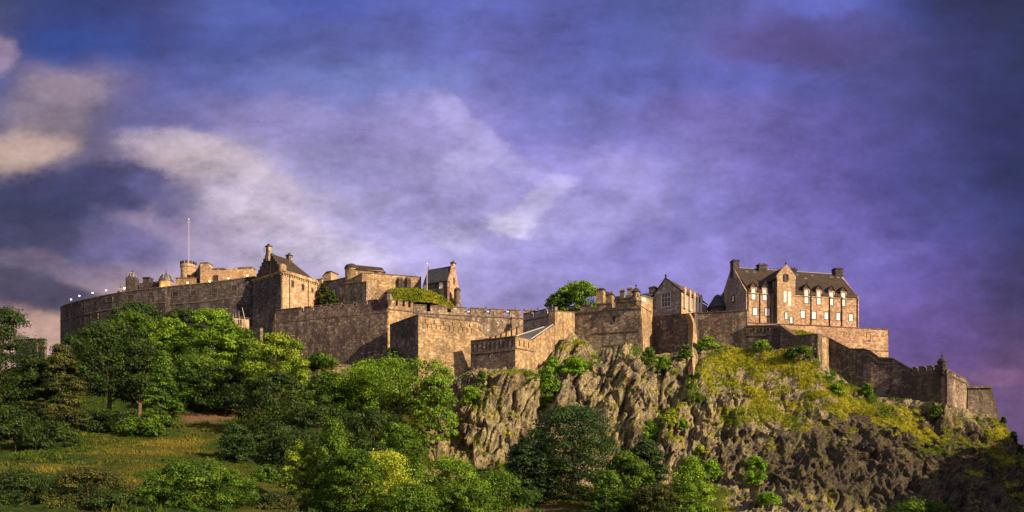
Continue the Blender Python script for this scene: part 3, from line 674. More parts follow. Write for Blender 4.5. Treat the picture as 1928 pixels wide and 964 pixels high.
# E. short wall right of the sentry turret
rampart('short_gun_wall', 'short wall with three gun notches between the sentry turret and the lower bastion',
        [(731,226.3,562.5,700),(778,231.5,568.5,700)], M['gold'], parapet=(2.6, [747,760,771], 4.6, 0.9), course=2.9, cope=0.25)
# F. mid wall with long merlons
rampart('middle_curtain_wall', 'sandy middle curtain wall topped by long dark-edged merlons behind the lower bastion',
        [(779,232.4,572.5,700),(870,238.5,577.8,690),(950,243,582,680),(1008,246,584.5,680)], M['rubble'], parapet=(2.3, [807,846,882.5,919,956,985], 7.5, 0.4), course=2.6, cope=0.3)
# P. pale grey wall facing left
rampart('pale_grey_wall', 'pale grey wall in shade, above the small purple roof', [(985,240,590,670),(1012,236,585,660),(1045,229.5,576.5,650)], M['palegrey'],
        parapet=(2.0, [1003,1030], 4, 0.5), course=2.3, cope=0.25)
# O. sunlit ramp wall that climbs from the small bastion
def ow_extra(pth, t): pass
rampart('climbing_wall', 'sunlit ochre wall that climbs to the right from the small bastion, above an ivy streak',
        [(1003,212.4,641,715),(1022,217.5,626,700),(1044,223,613,676)], M['gold'], cope=0.22)
rampart('ochre_corner_wall', 'ochre sunlit corner wall under the hilltop tree', [(1045,226.5,586,672),(1082,238,588.5,650)], M['gold'], cope=0.25, th=2.0)
# big wall with the turret at its right end
def q_extra(pth, t):
    F = Frame(1082, 238, 1207, 230); opening(t, F, *F.rect(1156, 596, 606, 4.5, 0.0), name='arrow_slit')
    mb = MB(); pth.blk(mb, 1112, 1204, -8.9, -8.65, -0.2, 0.14); pth.blk(mb, 1135, 1200, -12.7, -12.45, -0.2, 0.14); put('string_course', mb, M['cope'], t)
rampart('turreted_wall', 'high rubble wall with a narrow slit, below the domed sentry turret and long house roof',
        [(1062,240.5,577.5,670),(1082,238.5,575.2,660),(1130,235,571.3,690),(1207,229.8,565.5,690)], M['rubble'],
        parapet=(2.0, [1088,1118,1155], 9, 0.5), course=2.3, cope=0.3, extra=q_extra)
rampart('sunlit_wall_end', 'narrow sunlit end of the turreted wall, facing right', [(1207.3,230,577,700),(1228,240.5,590,700)], M['gold'], cope=0.2, th=1.6, batter=1.3)  # golden stone on this end puts the sunlight into its colour
# G, H
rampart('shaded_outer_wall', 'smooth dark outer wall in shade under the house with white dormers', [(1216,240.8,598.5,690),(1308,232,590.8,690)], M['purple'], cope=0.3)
t = thing('curved_buttress', 'slender curved buttress with a sunlit edge that runs down onto the crag', 'buttress', at(1310, 720, 229))
mb = MB()
prof = [(590,1297,1301),(600,1302,1306),(612,1305.5,1310),(630,1305,1312),(650,1303.5,1313.5),(672,1303.5,1310.5),(706,1305,1307.5)]
rr = []
for y, xl, xr in prof:
    yb = 231.5-(y-590)*0.05 if y < 650 else 227-(y-650)*0.27
    rr.append([at(xl-9, y, yb+2.5), at(xl, y, yb-1.6), at(xr, y, yb+1.2), at(xr-1, y, yb+4)])
mb.rings(rr[::-1]); put('buttress_body', mb, M['gold'], t)
rampart('tall_outer_wall', 'dark wall with a pale patch of stones left of the tall stone block with chimneys', [(1309,235.5,590.5,690),(1407,229.5,585.2,690)], M['rubble'], cope=0.3)
# J terrace wall below the hospital block
def tj(pth, t):
    F = Frame(1405, 233.5, 1673, 240)
    for x, y0, y1 in ((1597,628,634),(1635,626,642)): opening(t, F, *F.rect(x, y0, y1, 6, 0.0), name='loophole')
    mb = MB(); 
    for x in (1596, 1636):
        for k in range(5): s0, s1, z0, z1 = F.rect(x, 640+k*7.2, 643.5+k*7.2, 5.5); F.box(mb, s0, s1, z0, z1, -0.1, 0.1)
    put('quoin_stones', mb, M['cope'], t)
    mb = MB(); pth.blk(mb, 1500, 1673, -6.6, -6.3, -0.2, 0.18); put('string_course', mb, M['cope'], t)
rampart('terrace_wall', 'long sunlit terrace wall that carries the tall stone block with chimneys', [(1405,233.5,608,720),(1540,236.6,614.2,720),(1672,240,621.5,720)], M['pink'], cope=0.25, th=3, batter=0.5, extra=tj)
rampart('terrace_wall_end', 'shadowed right end of the terrace wall', [(1672.3,240.05,621.6,700),(1673.2,248,634,700)], M['dark'], cope=0.25, th=1.2)  # darker stone than the terrace wall: shade put into the colour

# K. parapet wall that steps down the crag to the right
def k1(pth, t):
    F = Frame(1405, 229, 1468, 225)
    for x in (1419, 1432.5, 1446, 1459): opening(t, F, *F.rect(x, 618, 624, 4, 0.0), name='gun_loop')
rampart('low_gun_parapet', 'low parapet wall with four small openings just under the terrace wall',
        [(1405,229,614.5,690),(1468,225,613.5,690)], M['purple'], course=2.6, cope=0.3, th=1.8, extra=k1)
rampart('sloping_wall', 'short dark wall that slopes down right from the low gun parapet', [(1468.4,224.8,614,690),(1497,220.5,634,700)], M['purple'], course=1.6, cope=0.35, th=1.8)
rampart('jutting_bastion', 'dark front of the bastion that juts out at the top of the grassy slope', [(1497.3,220.4,633.8,700),(1540,214,630.8,715)], M['dark_rubble'], course=1.4, cope=0.4, th=1.8, batter=0.5)  # front in dark brown stone, painted shade beside the golden flank
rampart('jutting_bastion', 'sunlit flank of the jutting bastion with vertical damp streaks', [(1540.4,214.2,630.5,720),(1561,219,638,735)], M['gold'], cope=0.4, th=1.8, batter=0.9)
rampart('descending_wall', 'long dark wall that descends in curves along the crag to the far right bastion',
        [(1561.3,218.8,638,745),(1585,216.6,650.5,750),(1601,215.4,658.5,760),(1626,213.4,658,765),(1640,212.4,663,770),(1655,211.6,674.5,775),(1680,210,676,778),(1698,208.8,686,778),(1718,207.6,697,778)], M['purple'], course=1.15, cope=0.35, th=1.8, batter=0.4)
rampart('far_right_bastion', 'dark bastion face with small notches left of the far right sentry turret',
        [(1718.3,207.5,691,780),(1770,201.4,686.5,790)], M['dark_rubble'], parapet=(1.9, [1727,1743,1757], 4, 0.7), course=2.2, cope=0.3, th=2)
rampart('bastion_corner', 'plain corner of the far right bastion below the dark sentry turret', [(1770.2,201.3,698,790),(1783,199.6,697,790)], M['purple'], cope=0.2, th=2)
rampart('curving_wall', 'dim brown flank wall curving away right of the far right sentry turret', [(1783.3,199.7,697,800),(1806,204,709,805),(1818,207.5,714.5,805),(1826,214,729,810)], M['rubble'], course=0.9, cope=0.3, th=1.5)
t = thing('last_bastion', 'dark battered bastion at the far right edge of the crag', 'bastion', at(1850, 790, 212))
mb = MB(); mb.hexa([at(1822,815,207), at(1889,815,207), at(1886,815,217), at(1822,815,217)], [at(1822,728,209.5), at(1866.5,727.5,209.5), at(1866,728,216), at(1822,729,216)])
put('wall_body', mb, M['dark_rubble'], t)
mb = MB(); mb.hexa([at(1821,731,208.9), at(1868.2,730.6,208.9), at(1867,731,217), at(1821,732,217)], [at(1821,726.6,208.9), at(1867.6,726.3,208.9), at(1867,727,217), at(1821,728,217)])
put('coping', mb, M['cope'], t)

# L. lower bastion
def l1(pth, t):
    F = Frame(734, 222.5, 787, 212)
    for x, y0, y1 in ((758,629,635),(768.5,622,628)): opening(t, F, *F.rect(x, y0, y1, 4.5, 0.0), name='gun_loop')
rampart('lower_bastion_wall', 'dark shaded left face of the big lower bastion', [(734,222.5,613,720),(787,212,593.5,730)], M['grey'], th=2.5, cope=0.3, extra=l1)  # left face built in grey, its shade put into the stone colour
def l2(pth, t):
    # the row of corbelled arches under the wall head
    mb = MB(); 
    xs = np.arange(797, 896, 8.3)
    for i, x in enumerate(xs):
        pth.blk(mb, x-0.45, x+0.45, -3.3, -2.2, -0.1, 0.2); pth.blk(mb, x-2.2, x+2.2, -2.2, -2.0, -0.1, 0.16)
    put('corbel', mb, M['gold'], t)
    mb = MB()
    for x in (801, 818, 834.5, 851.5, 868, 884): pth.blk(mb, x-0.7, x+0.7, -2.0, -0.9, -0.05, 0.04)
    put('gun_loop', mb, M['void'], t)
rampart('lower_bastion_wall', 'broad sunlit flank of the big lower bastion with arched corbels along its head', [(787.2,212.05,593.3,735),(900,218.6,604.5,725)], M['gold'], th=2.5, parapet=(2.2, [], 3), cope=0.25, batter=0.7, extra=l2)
rampart('shoulder_wall', 'shoulder of sunlit masonry sloping down right of the lower bastion', [(900.2,218.7,618,725),(916,221,634,725)], M['gold'], th=2.0, cope=0.2)
rampart('stair_wall', 'low crenellated wall climbing diagonally between the lower bastion and the pale grey wall', [(903,218.5,640,700),(945,223,627.5,690),(985,228,612,680)], M['gold'], th=1.2,
        parapet=(2.9, [913,923,933,943,953,963,973], 3.2, 0.5), cope=0.2)
def n1(pth, t):
    mb = MB(); 
    for x in np.arange(892, 966, 8.2): pth.blk(mb, x-0.7, x+0.7, -2.6, -0.7, -0.05, 0.05)
    put('loophole', mb, M['void'], t)
rampart('small_bastion_wall', 'dark face of the small bastion with a row of loopholes and a pale lichen patch', [(886,212.6,642.5,725),(970,206.8,633.5,725)], M['purple'], th=2, cope=0.2, extra=n1, course=3.4)  # darker stone than the flank: shade put into the colour
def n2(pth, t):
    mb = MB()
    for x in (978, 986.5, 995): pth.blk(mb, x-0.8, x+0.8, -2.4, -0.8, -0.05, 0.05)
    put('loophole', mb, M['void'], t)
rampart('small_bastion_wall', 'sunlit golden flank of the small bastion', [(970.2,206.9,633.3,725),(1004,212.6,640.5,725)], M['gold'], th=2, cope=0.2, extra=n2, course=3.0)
# small lean-to roof
t = thing('lean_to_shed', 'small purple-slated roof tucked between the small bastion and the climbing wall', 'shed', at(995, 640, 214))
mb = MB(); A_, B_, C_, D_ = at(972,633.5,208.5), at(1000,639.5,213), at(1040,612,222), at(1022,617,222)
lo = lambda p, d: (p[0], p[1], p[2]-d)
mb.hexa([lo(A_,.35), lo(B_,.35), lo(C_,.35), lo(D_,.35)], [A_, B_, C_, D_]); put('roof', mb, M['slate_blue'], t)
mb = MB(); mb.hexa([lo(A_,3), lo(B_,3), lo(C_,3), lo(D_,3)], [lo(A_,.36), lo(B_,.36), lo(C_,.36), lo(D_,.36)]); put('shed_body', mb, M['gold'], t)
mb = MB(); mb.tube([at(972,632.6,208.3), at(1024,615.6,222)], 0.16, 5); mb.tube([at(999,639,212.6), at(1041,610.8,222)], 0.16, 5); put('flashing', mb, M['pole'], t)
# far left bastion beyond the trees
F = Frame(40, 236, 88, 228)
rampart('far_left_bastion', 'low brown round-cornered bastion at the left edge behind the dark tree', [(30,240,641,760),(60,232,639,760),(84,229,639.5,760),(88,231,640.5,760)], M['rubble'], 'bastion', course=2.3, cope=0.3)
# small blank patch building on the crag foot
t = thing('retaining_wall', 'small pinkish retaining wall between the yellow-topped tree and the long curtain wall', 'wall', at(582, 735, 214))
F = Frame(571, 214, 600, 212); mb = MB(); s0, z0 = F.at(571, 745); s1, z1 = F.at(599, 702)
F.box(mb, s0, s1, z0-6, z1, -2, 0); put('wall_body', mb, M['pink'], t)
mb = MB(); F.box(mb, s0-.1, s1+.1, z1+0.003, z1+0.3, -2.1, 0.12); put('coping', mb, M['cope'], t)

# round sentry turrets
def turret(label, px, py0, py1, Y, wpx, corbel_py, mat='rubble', dome=True, finial=True, roofmat='dark'):
    """py0 top of roof, py1 bottom of the drum, corbel_py bottom of the tapering corbel"""
    k = Y/FPX; c = at(px, corbel_py, Y); t = thing('sentry_turret', label, 'sentry turret', c, 'round sentry turrets on the walls')
    r = wpx/2*k; zt = (corbel_py-py0)*k; zd = (corbel_py-py1)*k; zr = zt*0.62+zd*0.38 if dome else zt
    mb = MB(); mb.lathe(c, [(r*0.25, 0), (r*0.55, zd*0.35), (r*0.8, zd*0.7), (r*1.08, zd), (r*1.08, zd+0.25)], 18); put('corbel', mb, M[mat], t)
    mb = MB(); mb.lathe(c, [(r*0.95, zd+0.253), (r*0.95, zr)], 18); put('drum', mb, M[mat], t)
    mb = MB()
    if dome: mb.lathe(c, [(r*1.16, zr+0.003), (r*1.18, zr+0.22), (r*1.0, zr+(zt-zr)*0.4), (r*0.68, zr+(zt-zr)*0.72), (r*0.3, zr+(zt-zr)*0.93), (0.08, zt)], 18)
    else: mb.lathe(c, [(r*1.1, zr+0.003), (r*1.1, zr+0.3)], 18)
    put('roof', mb, M[roofmat], t)
    if finial:
        mb = MB(); mb.lathe((c[0], c[1], c[2]+zt-0.05), [(0.1, 0), (0.1, 0.35), (0.28, 0.5), (0.28, 0.7), (0.07, 0.9), (0.04, 1.5)], 8); put('finial', mb, M['dark'], t)
    mb = MB()
    for a_ in (-110, -70):
        a2 = R(a_); mb = MB(); mb.box((c[0]+r*0.95*math.cos(a2), c[1]+r*0.95*math.sin(a2), c[2]+(zd+zr)/2+0.1), (0.06, 0.14, 0.35), a2); put('slit', mb, M['void'], t)
    return t
turret('squat flat-roofed sentry turret between the long curtain wall and the short gun wall', 731.5, 546, 566, 225.6, 14, 577, 'rubble', True, False)
turret('domed sentry turret on the corner of the high rubble wall, left of the gabled house', 1197.5, 541.5, 567, 229.6, 15, 575, 'rubble')
turret('black domed sentry turret standing out at the far right against the sky', 1773.5, 673.5, 697, 200.6, 15, 708, 'dark')

# ------------------------------------------------------------------ buildings
def window(t, F, s0, s1, z0, z1, n=0.0, style='white', pane='blind', rec=0.06, bars=(1, 2), surround=None, name='window'):
    """frame in the reveal with glazing bars, and its pane as a sub-part"""
    mb = MB(); w = min(0.11, (s1-s0)*0.12); na, nb = n-rec-0.06, n-rec+0.06
    F.box(mb, s0, s0+w, z0, z1, na, nb); F.box(mb, s1-w, s1, z0, z1, na, nb); F.box(mb, s0+w, s1-w, z0, z0+w, na, nb); F.box(mb, s0+w, s1-w, z1-w, z1, na, nb)
    for i in range(bars[0]):
        s = s0+w+(s1-s0-2*w)*(i+1)/(bars[0]+1); F.box(mb, s-0.025, s+0.025, z0+w, z1-w, na+0.02, nb-0.02)
    for i in range(bars[1]):
        z = z0+w+(z1-z0-2*w)*(i+1)/(bars[1]+1); F.box(mb, s0+w, s1-w, z-0.03, z+0.03, na+0.021, nb-0.021)
    o = put(name, mb, M[style], t)
    mb = MB(); F.box(mb, s0+w*0.5, s1-w*0.5, z0+w*0.5, z1-w*0.5, na+0.01, na+0.045); put('pane', mb, M[pane], o, loc=WL[t.name])
    if surround:
        mb = MB(); b_ = 0.16
        for q in ((s0-b_, s1+b_, z1, z1+0.2), (s0-b_-0.05, s1+b_+0.05, z0-0.18, z0), (s0-b_, s0, z0, z1), (s1, s1+b_, z0, z1)): F.box(mb, *q, n-rec-0.1, n+0.07)
        put('surround', mb, M[surround], o, loc=WL[t.name])
    return o
_wl_of = WL
def sub(o, t): WL[o.name] = WL[t.name]; return o
def chimney(t, F, s0, s1, z0, z1, n0, n1, mat='dark', pots=3):
    mb = MB(); F.box(mb, s0, s1, z0, z1-0.5, n0, n1); F.box(mb, s0-0.15, s1+0.15, z1-0.497, z1-0.22, n0-0.15, n1+0.15); F.box(mb, s0-0.05, s1+0.05, z1-0.217, z1, n0-0.05, n1+0.05)
    o = put('chimney', mb, M[mat], t); 
    if pots:
        for i in range(pots):
            s = s0+(s1-s0)*(i+0.5)/pots; x, y, z = F.pt(s, z1+0.003, (n0+n1)/2); mb = MB(); mb.lathe((x, y, z), [(0.17, 0), (0.14, 0.45), (0.17, 0.5)], 8); put('chimney_pot', mb, M[mat], o, loc=WL[t.name])
    return o

# ---- I. the long block on the right with tall white windows
F = Frame(1405, 236, 1617, 243.5)
ze = F.at(1405, 547.5)[1]; L = F.L; dep = 18.0
zb = ze-11.5; zr = ze+9.3
t = thing('hospital_block', 'long pink stone block with tall white windows and dark chimneys on the right terrace', 'castle building', F.pt(L/2, zb, -dep/2))
lower = [(1422,579.3,593.3,8.6),(1445,580.3,594.3,8.6),(1511.7,584.8,598.5,8),(1532.8,586.5,600,8),(1556,588,601,7),(1578.6,589,603,7),(1602.5,591.2,604.8,7)]
upper = [(1419,543.5,563.6,7.6),(1440,545,565,7.6),(1518.6,546.5,570.6,7.2),(1542,548.5,573,7.2),(1565.5,550.6,574.6,7.2),(1588,551.8,575.6,7.2)]
low_h = [F.rect(*q) for q in [(x, a_, b_, w_) for x, a_, b_, w_ in lower]]
up_h = [F.rect(x, a_, b_, w_) for x, a_, b_, w_ in upper]
mb = MB()
F.slab(mb, None, 0, L, zb, ze, 0.4, low_h+[(h[0], h[1], h[2], ze) for h in up_h])
F.box(mb, 0.01, L-0.01, zb, ze, -dep, -0.402)
# gable ends
for s0, s1 in ((0, 0.6), (L-0.6, L)):
    mb.hexa([F.pt(s0, ze, 0), F.pt(s0, ze, -dep), F.pt(s0, zr+0.25, -dep/2)], [F.pt(s1, ze, 0), F.pt(s1, ze, -dep), F.pt(s1, zr+0.25, -dep/2)])
put('wall', mb, M['pink'], t)
mb = MB()
eo, th = 0.35, 0.3
DW = [((h[0]+h[1])/2-(h[1]-h[0])/2-0.36, (h[0]+h[1])/2+(h[1]-h[0])/2+0.36) for h in up_h]
cutx = [0.6]+[v_ for d_ in DW for v_ in d_]+[L-0.6]; sl_ = (zr-ze-0.05)/(dep/2+eo)
for i in range(len(cutx)-1):
    a_, b_ = cutx[i], cutx[i+1]; n_ = -1.9 if i % 2 else eo; zq = ze+0.05+(eo-n_)*sl_
    if i % 2 == 0: F.box(mb, a_, b_, ze-0.25, ze+0.049, eo-th, eo)
    mb.hexa([F.pt(a_, zq, n_), F.pt(b_, zq, n_), F.pt(b_, zr, -dep/2), F.pt(a_, zr, -dep/2)][::-1], [F.pt(a_, zq+0.25, n_), F.pt(b_, zq+0.25, n_), F.pt(b_, zr+0.28, -dep/2), F.pt(a_, zr+0.28, -dep/2)][::-1])
mb.hexa([F.pt(0.6, ze+0.05, -dep-eo), F.pt(L-0.6, ze+0.05, -dep-eo), F.pt(L-0.6, zr, -dep/2-0.01), F.pt(0.6, zr, -dep/2-0.01)], [F.pt(0.6, ze+0.3, -dep-eo), F.pt(L-0.6, ze+0.3, -dep-eo), F.pt(L-0.6, zr+0.28, -dep/2-0.01), F.pt(0.6, zr+0.28, -dep/2-0.01)])
roof = sub(put('roof', mb, M['slate'], t), t)
mb = MB(); F.box(mb, 0.62, L-0.62, zr+0.2, zr+0.42, -dep/2-0.2, -dep/2+0.2); put('ridge_cap', mb, M['lead'], roof, loc=WL[t.name])
for h in low_h: window(t, F, *h, surround='dark', bars=(1, 3))
# tall windows breaking the eaves, each under its little gabled dormer
for h in up_h:
    s0, s1, z0, z1 = h; 
    window(t, F, s0, s1, z0, z1, surround='cope', bars=(1, 5))
    c_ = (s0+s1)/2; mb = MB(); hw = (s1-s0)/2+0.35; zt_ = z1+0.45
    for a_, b_ in ((c_-hw, s0), (s1, c_+hw)): F.box(mb, a_, b_, ze-0.9, zt_, -2.4, 0.12)
    F.box(mb, s0, s1, z1, zt_, -2.4, 0.09)
    d_ = sub(put('dormer', mb, M['pink'], t), t)
    mb = MB()
    mb.hexa([F.pt(c_-hw, zt_, 0.10), F.pt(c_+hw, zt_, 0.10), F.pt(c_, zt_+1.3, 0.10)], [F.pt(c_-hw, zt_, -2.6), F.pt(c_+hw, zt_, -2.6), F.pt(c_, zt_+1.3, -3.0)])
    for sg in (-1, 1):
        e0, e1 = c_+sg*(hw+0.25), c_
        mb.hexa([F.pt(e0, zt_-0.2, 0.3), F.pt(e1, zt_+1.34, 0.3), F.pt(e1, zt_+1.34, -3.4), F.pt(e0, zt_-0.2, -2.8)], [F.pt(e0, zt_+0.06, 0.3), F.pt(e1, zt_+1.62, 0.3), F.pt(e1, zt_+1.62, -3.4), F.pt(e0, zt_+0.06, -2.8)])
    x_, y_, z_ = F.pt(c_, zt_+1.5, 0.2); mb.lathe((x_, y_, z_), [(0.1, 0), (0.13, 0.3), (0.04, 0.8)], 6)
    put('dormer_roof', mb, M['dark'], d_, loc=WL[t.name])
# entrance bay
BN = 2.2
s0 = F.at(1463.7, 580, BN)[0]; s1 = F.at(1497.5, 580, BN)[0]; zs = F.at(1480, 520, BN)[1]; za = F.at(1478, 498, BN)[1]
FB = F
bh = [F.rect(1478.5,548.4,569,4.6,BN), F.rect(1487,549,576,4.8,BN), F.rect(1480.7,588,601,5,BN), F.rect(1490,596,608.5,5.2,BN), F.rect(1479.8,517.5,528,6,BN)]
mb = MB(); F.slab(mb, None, s0, s1, zb, zs-1.0, 0.4, bh[:4]+[(bh[4][0], bh[4][1], bh[4][2], zs-1.0)] if bh[4][2] < zs-1.0 else bh[:4], BN)
F.box(mb, s0+0.01, s1-0.01, zb, zs-1.0, -0.5, BN-0.402)
mid = (s0+s1)/2
mb.hexa([F.pt(s0, zs-0.995, BN), F.pt(s1, zs-0.995, BN), F.pt(s1+0.3, zs, BN), F.pt(mid+1.2, zs+2.4, BN), F.pt(mid, za, BN), F.pt(mid-1.2, zs+2.4, BN), F.pt(s0-0.3, zs, BN)],
        [F.pt(s0, zs-0.995, BN-0.7), F.pt(s1, zs-0.995, BN-0.7), F.pt(s1+0.3, zs, BN-0.7), F.pt(mid+1.2, zs+2.4, BN-0.7), F.pt(mid, za, BN-0.7), F.pt(mid-1.2, zs+2.4, BN-0.7), F.pt(s0-0.3, zs, BN-0.7)])
bay = sub(put('entrance_bay', mb, M['ashlar'], t), t)
mb = MB()
for sg, e_ in ((-1, s0-0.35), (1, s1+0.35)):
    mb.hexa([F.pt(e_, zs-0.9, BN-0.72), F.pt(mid, za-0.5, BN-0.72), F.pt(mid, za-0.5, -dep/2), F.pt(e_, zs-0.9, -dep/2)], [F.pt(e_, zs-0.6, BN-0.72), F.pt(mid, za-0.2, BN-0.72), F.pt(mid, za-0.2, -dep/2), F.pt(e_, zs-0.6, -dep/2)])
F.box(mb, s0+0.02, s1-0.02, ze-0.5, zs-0.95, -dep/2, -0.51)
put('bay_roof', mb, M['slate'], bay, loc=WL[t.name])
mb = MB(); x_, y_, z_ = F.pt(mid, za-0.1, BN-0.3); mb.lathe((x_, y_, z_), [(0.3, 0), (0.16, 0.3), (0.3, 0.6), (0.08, 0.9), (0.04, 1.6)], 8); put('finial', mb, M['dark'], bay, loc=WL[t.name])
for i, h in enumerate(bh[:4]): window(t, F, *h, n=BN, bars=(1 if i < 2 else 1, 5 if i < 2 else 2), surround=None if i < 2 else 'dark')
window(t, F, *bh[4], n=BN+0.32, pane='glass', style='cope', bars=(1, 1), surround='cope')
# oriel stone and string band
mb = MB(); F.box(mb, 0, s0-0.01, ze-0.75, ze-0.45, -0.1, 0.2); F.box(mb, s1+0.01, L, ze-0.75, ze-0.45, -0.1, 0.2)
for h in up_h: pass
put('eaves_course', mb, M['ashlar'], t)
a_, b_, c2, d2 = F.rect(1502, 562.5, 569, 6.5); mb = MB(); F.box(mb, a_, b_, c2, d2, -0.1, 0.10); put('carved_panel', mb, M['pink'], t)
for x in (1408.5, 1430.6, 1451, 1527, 1562, 1584.8, 1614):
    s, _ = F.at(x, 590); x_, y_, _z = F.pt(s, 0, 0.16); mb = MB(); mb.tube([(x_, y_, zb), (x_, y_, ze-0.4)], 0.13, 6); mb.box((x_, y_, ze-0.5), (0.22, 0.2, 0.22)); put('drainpipe', mb, M['black'], t)
# skylights
for x, y in ((1405.5,511),(1420,513.5),(1500,519),(1528,521.5),(1564,525),(1577,526),(1511,529)):
    s, z = F.at(x, y, -dep/2+1.2); z = zr-1.15 if y < 528 else zr-2.6; nn = -dep/2+ (zr-z)/(zr-ze)*(dep/2+eo)
    mb = MB(); sl = (zr-ze)/(dep/2+eo); mb.hexa([F.pt(s-0.5, z-0.35, nn+0.35/sl+0.06), F.pt(s+0.5, z-0.35, nn+0.35/sl+0.06), F.pt(s+0.5, z+0.35, nn-0.35/sl+0.06), F.pt(s-0.5, z+0.35, nn-0.35/sl+0.06)],
        [F.pt(s-0.5, z-0.0, nn+0.35/sl+0.06), F.pt(s+0.5, z-0.0, nn+0.35/sl+0.06), F.pt(s+0.5, z+0.7, nn-0.35/sl+0.06), F.pt(s-0.5, z+0.7, nn-0.35/sl+0.06)])
    put('skylight', mb, M['lead'], roof, loc=WL[t.name])
def ch_at(x0, x1, y0, y1, n, th_=1.6, mat='dark', pots=2):
    sa, zt_ = F.at(x0, y0, n); sb, zz = F.at(x1, y1, n); return chimney(t, F, sa, sb, zz-1.5, zt_, n-th_, n, mat, pots)
ch_at(1368.5,1382.5,493,516,-dep/2+0.8) if False else None
sa, z1_ = F.at(1382.5, 493, -dep/2); chimney(t, F, -0.05, 1.9, zr-3.0, zr+2.5, -dep/2-1.0, -dep/2+1.0, 'dark', 0)
ch_at(1429,1444.5,496,522,-dep/2+1.2); ch_at(1489,1500.5,504.5,518,-dep/2+0.6,1.2); 
sb, _ = F.at(1592, 508, -dep/2); chimney(t, F, L-2.6, L+0.05, zr-3.4, zr+2.1, -dep/2-1.0, -dep/2+1.0, 'dark', 0)
sa, _ = F.at(1447, 500, -dep-1); sb, _ = F.at(1467, 500, -dep-1); chimney(t, F, sa, sb, zr-2, zr+3.6, -dep-1.4, -dep-0.2, 'dark', 3)
# left gable end with the round stair turret
mb = MB(); _S = Frame(1405, 236, 1617, 243.5); _S.A = F.A-F.n*dep; _S.d = F.n.copy(); _S.n = -F.d; _S.L = dep
_S.prism(mb, [(0.1, zb), (dep-0.02, zb), (dep-0.02, ze-0.02), (dep/2, zr+0.2), (0.1, ze-0.02)], -0.1, 0.05); put('gable_wall', mb, M['palegrey'], t)  # grey facing over the pink stone paints in the gable's shade
mb = MB(); _B = Frame(1405, 236, 1617, 243.5); _B.A = F.A+F.d*s0; _B.d = F.n.copy(); _B.n = -F.d; _B.box(mb, 0.02, BN-0.42, zb, zs-1.02, -0.1, 0.03); put('bay_flank_shade', mb, M['grey'], bay, loc=WL[t.name])  # grey facing on the bay side, its shade put into the colour
GF = Frame(1405, 236, 1405, 236+0.001) if False else None
class SideFrame(Frame):
    """plane through F's point s, facing along -d (left) : runs from the back (s=0) to the front"""
    def __init__(f, F, s, back):
        A = F.A+F.d*s-F.n*back; f.A = A; f.d = F.n.copy(); f.n = -F.d; f.L = back
class SideFrameR(Frame):
    def __init__(f, F, s, back):
        f.A = F.A+F.d*s; f.d = -F.n; f.n = F.d.copy(); f.L = back
SF = SideFrame(F, 0, dep)
for x, y0, y1, w_ in ((1378.6,521,530,2.4),(1388,545,552,2.6)):
    a_, b_, c2, d2 = SF.rect(x, y0, y1, w_); opening(t, SF, a_, b_, c2, d2, name='slit_window')
a_, b_, c2, d2 = SF.rect(1381.8, 556.5, 568.5, 4.2); window(t, SF, a_, b_, c2, d2, n=0.3, style='cope', pane='blind', bars=(1, 1), surround='dark')
mb = MB(); SF.prism(mb, [(-0.1, ze-0.3), (0.15, ze-0.3), (dep/2, zr+0.3), (dep+0.1-0.25, ze-0.3), (dep+0.1, ze-0.3), (dep/2, zr+0.75)], -0.5, 0.06); put('skew_coping', mb, M['cope'], t)
c_ = F.pt(-1.4, zb, -dep+2.2); tz = ze-1.6
mb = MB(); mb.lathe(c_, [(3.0, -3), (3.0, tz-zb)], 24); stt = sub(put('stair_turret', mb, M['grey'], t), t)
mb = MB(); mb.lathe((c_[0], c_[1], tz), [(3.3, 0.003), (3.35, 0.25), (0.9, 4.2), (0.1, 4.6)], 24); put('turret_roof', mb, M['slate_blue'], stt, loc=WL[t.name])
for an in (-150, -100):
    aa = R(an); mb = MB(); mb.box((c_[0]+3.0*math.cos(aa), c_[1]+3.0*math.sin(aa), tz-2.2), (0.08, 0.25, 0.7), aa); put('turret_window', mb, M['blind'], stt, loc=WL[t.name])
# projecting shaft on the gable
mb = MB(); SF.box(mb, 2.6, 4.2, zb, ze+1.6, -0.2, 1.0); mb.hexa([SF.pt(2.4, ze+1.6, 1.2), SF.pt(4.4, ze+1.6, 1.2), SF.pt(4.4, ze+1.6, -0.1), SF.pt(2.4, ze+1.6, -0.1)], [SF.pt(3.0, ze+3.2, 0.3), SF.pt(3.9, ze+3.2, 0.3), SF.pt(3.9, ze+3.2, -0.1), SF.pt(3.0, ze+3.2, -0.1)]); put('gable_shaft', mb, M['grey'], t)
# low outbuilding left
t = thing('low_outbuilding', 'low dark outbuilding just left of the round stair turret', 'outbuilding', at(1340, 590, 252))
mb = MB(); F2 = Frame(1334, 252, 1349, 250); F2.box(mb, 0, F2.L, 58, F2.at(1340, 580)[1], -5, 0); put('wall', mb, M['dark'], t)
mb = MB(); z_ = F2.at(1340, 580)[1]; mb.hexa([F2.pt(-0.2, z_+.003, 0.2), F2.pt(F2.L+.2, z_+.003, 0.2), F2.pt(F2.L+.2, z_+.003, -5.2), F2.pt(-.2, z_+.003, -5.2)], [F2.pt(1.0, z_+1.1, -1.5), F2.pt(F2.L, z_+1.1, -1.5), F2.pt(F2.L, z_+1.1, -3.5), F2.pt(1.0, z_+1.1, -3.5)]); put('roof', mb, M['slate_blue'], t)

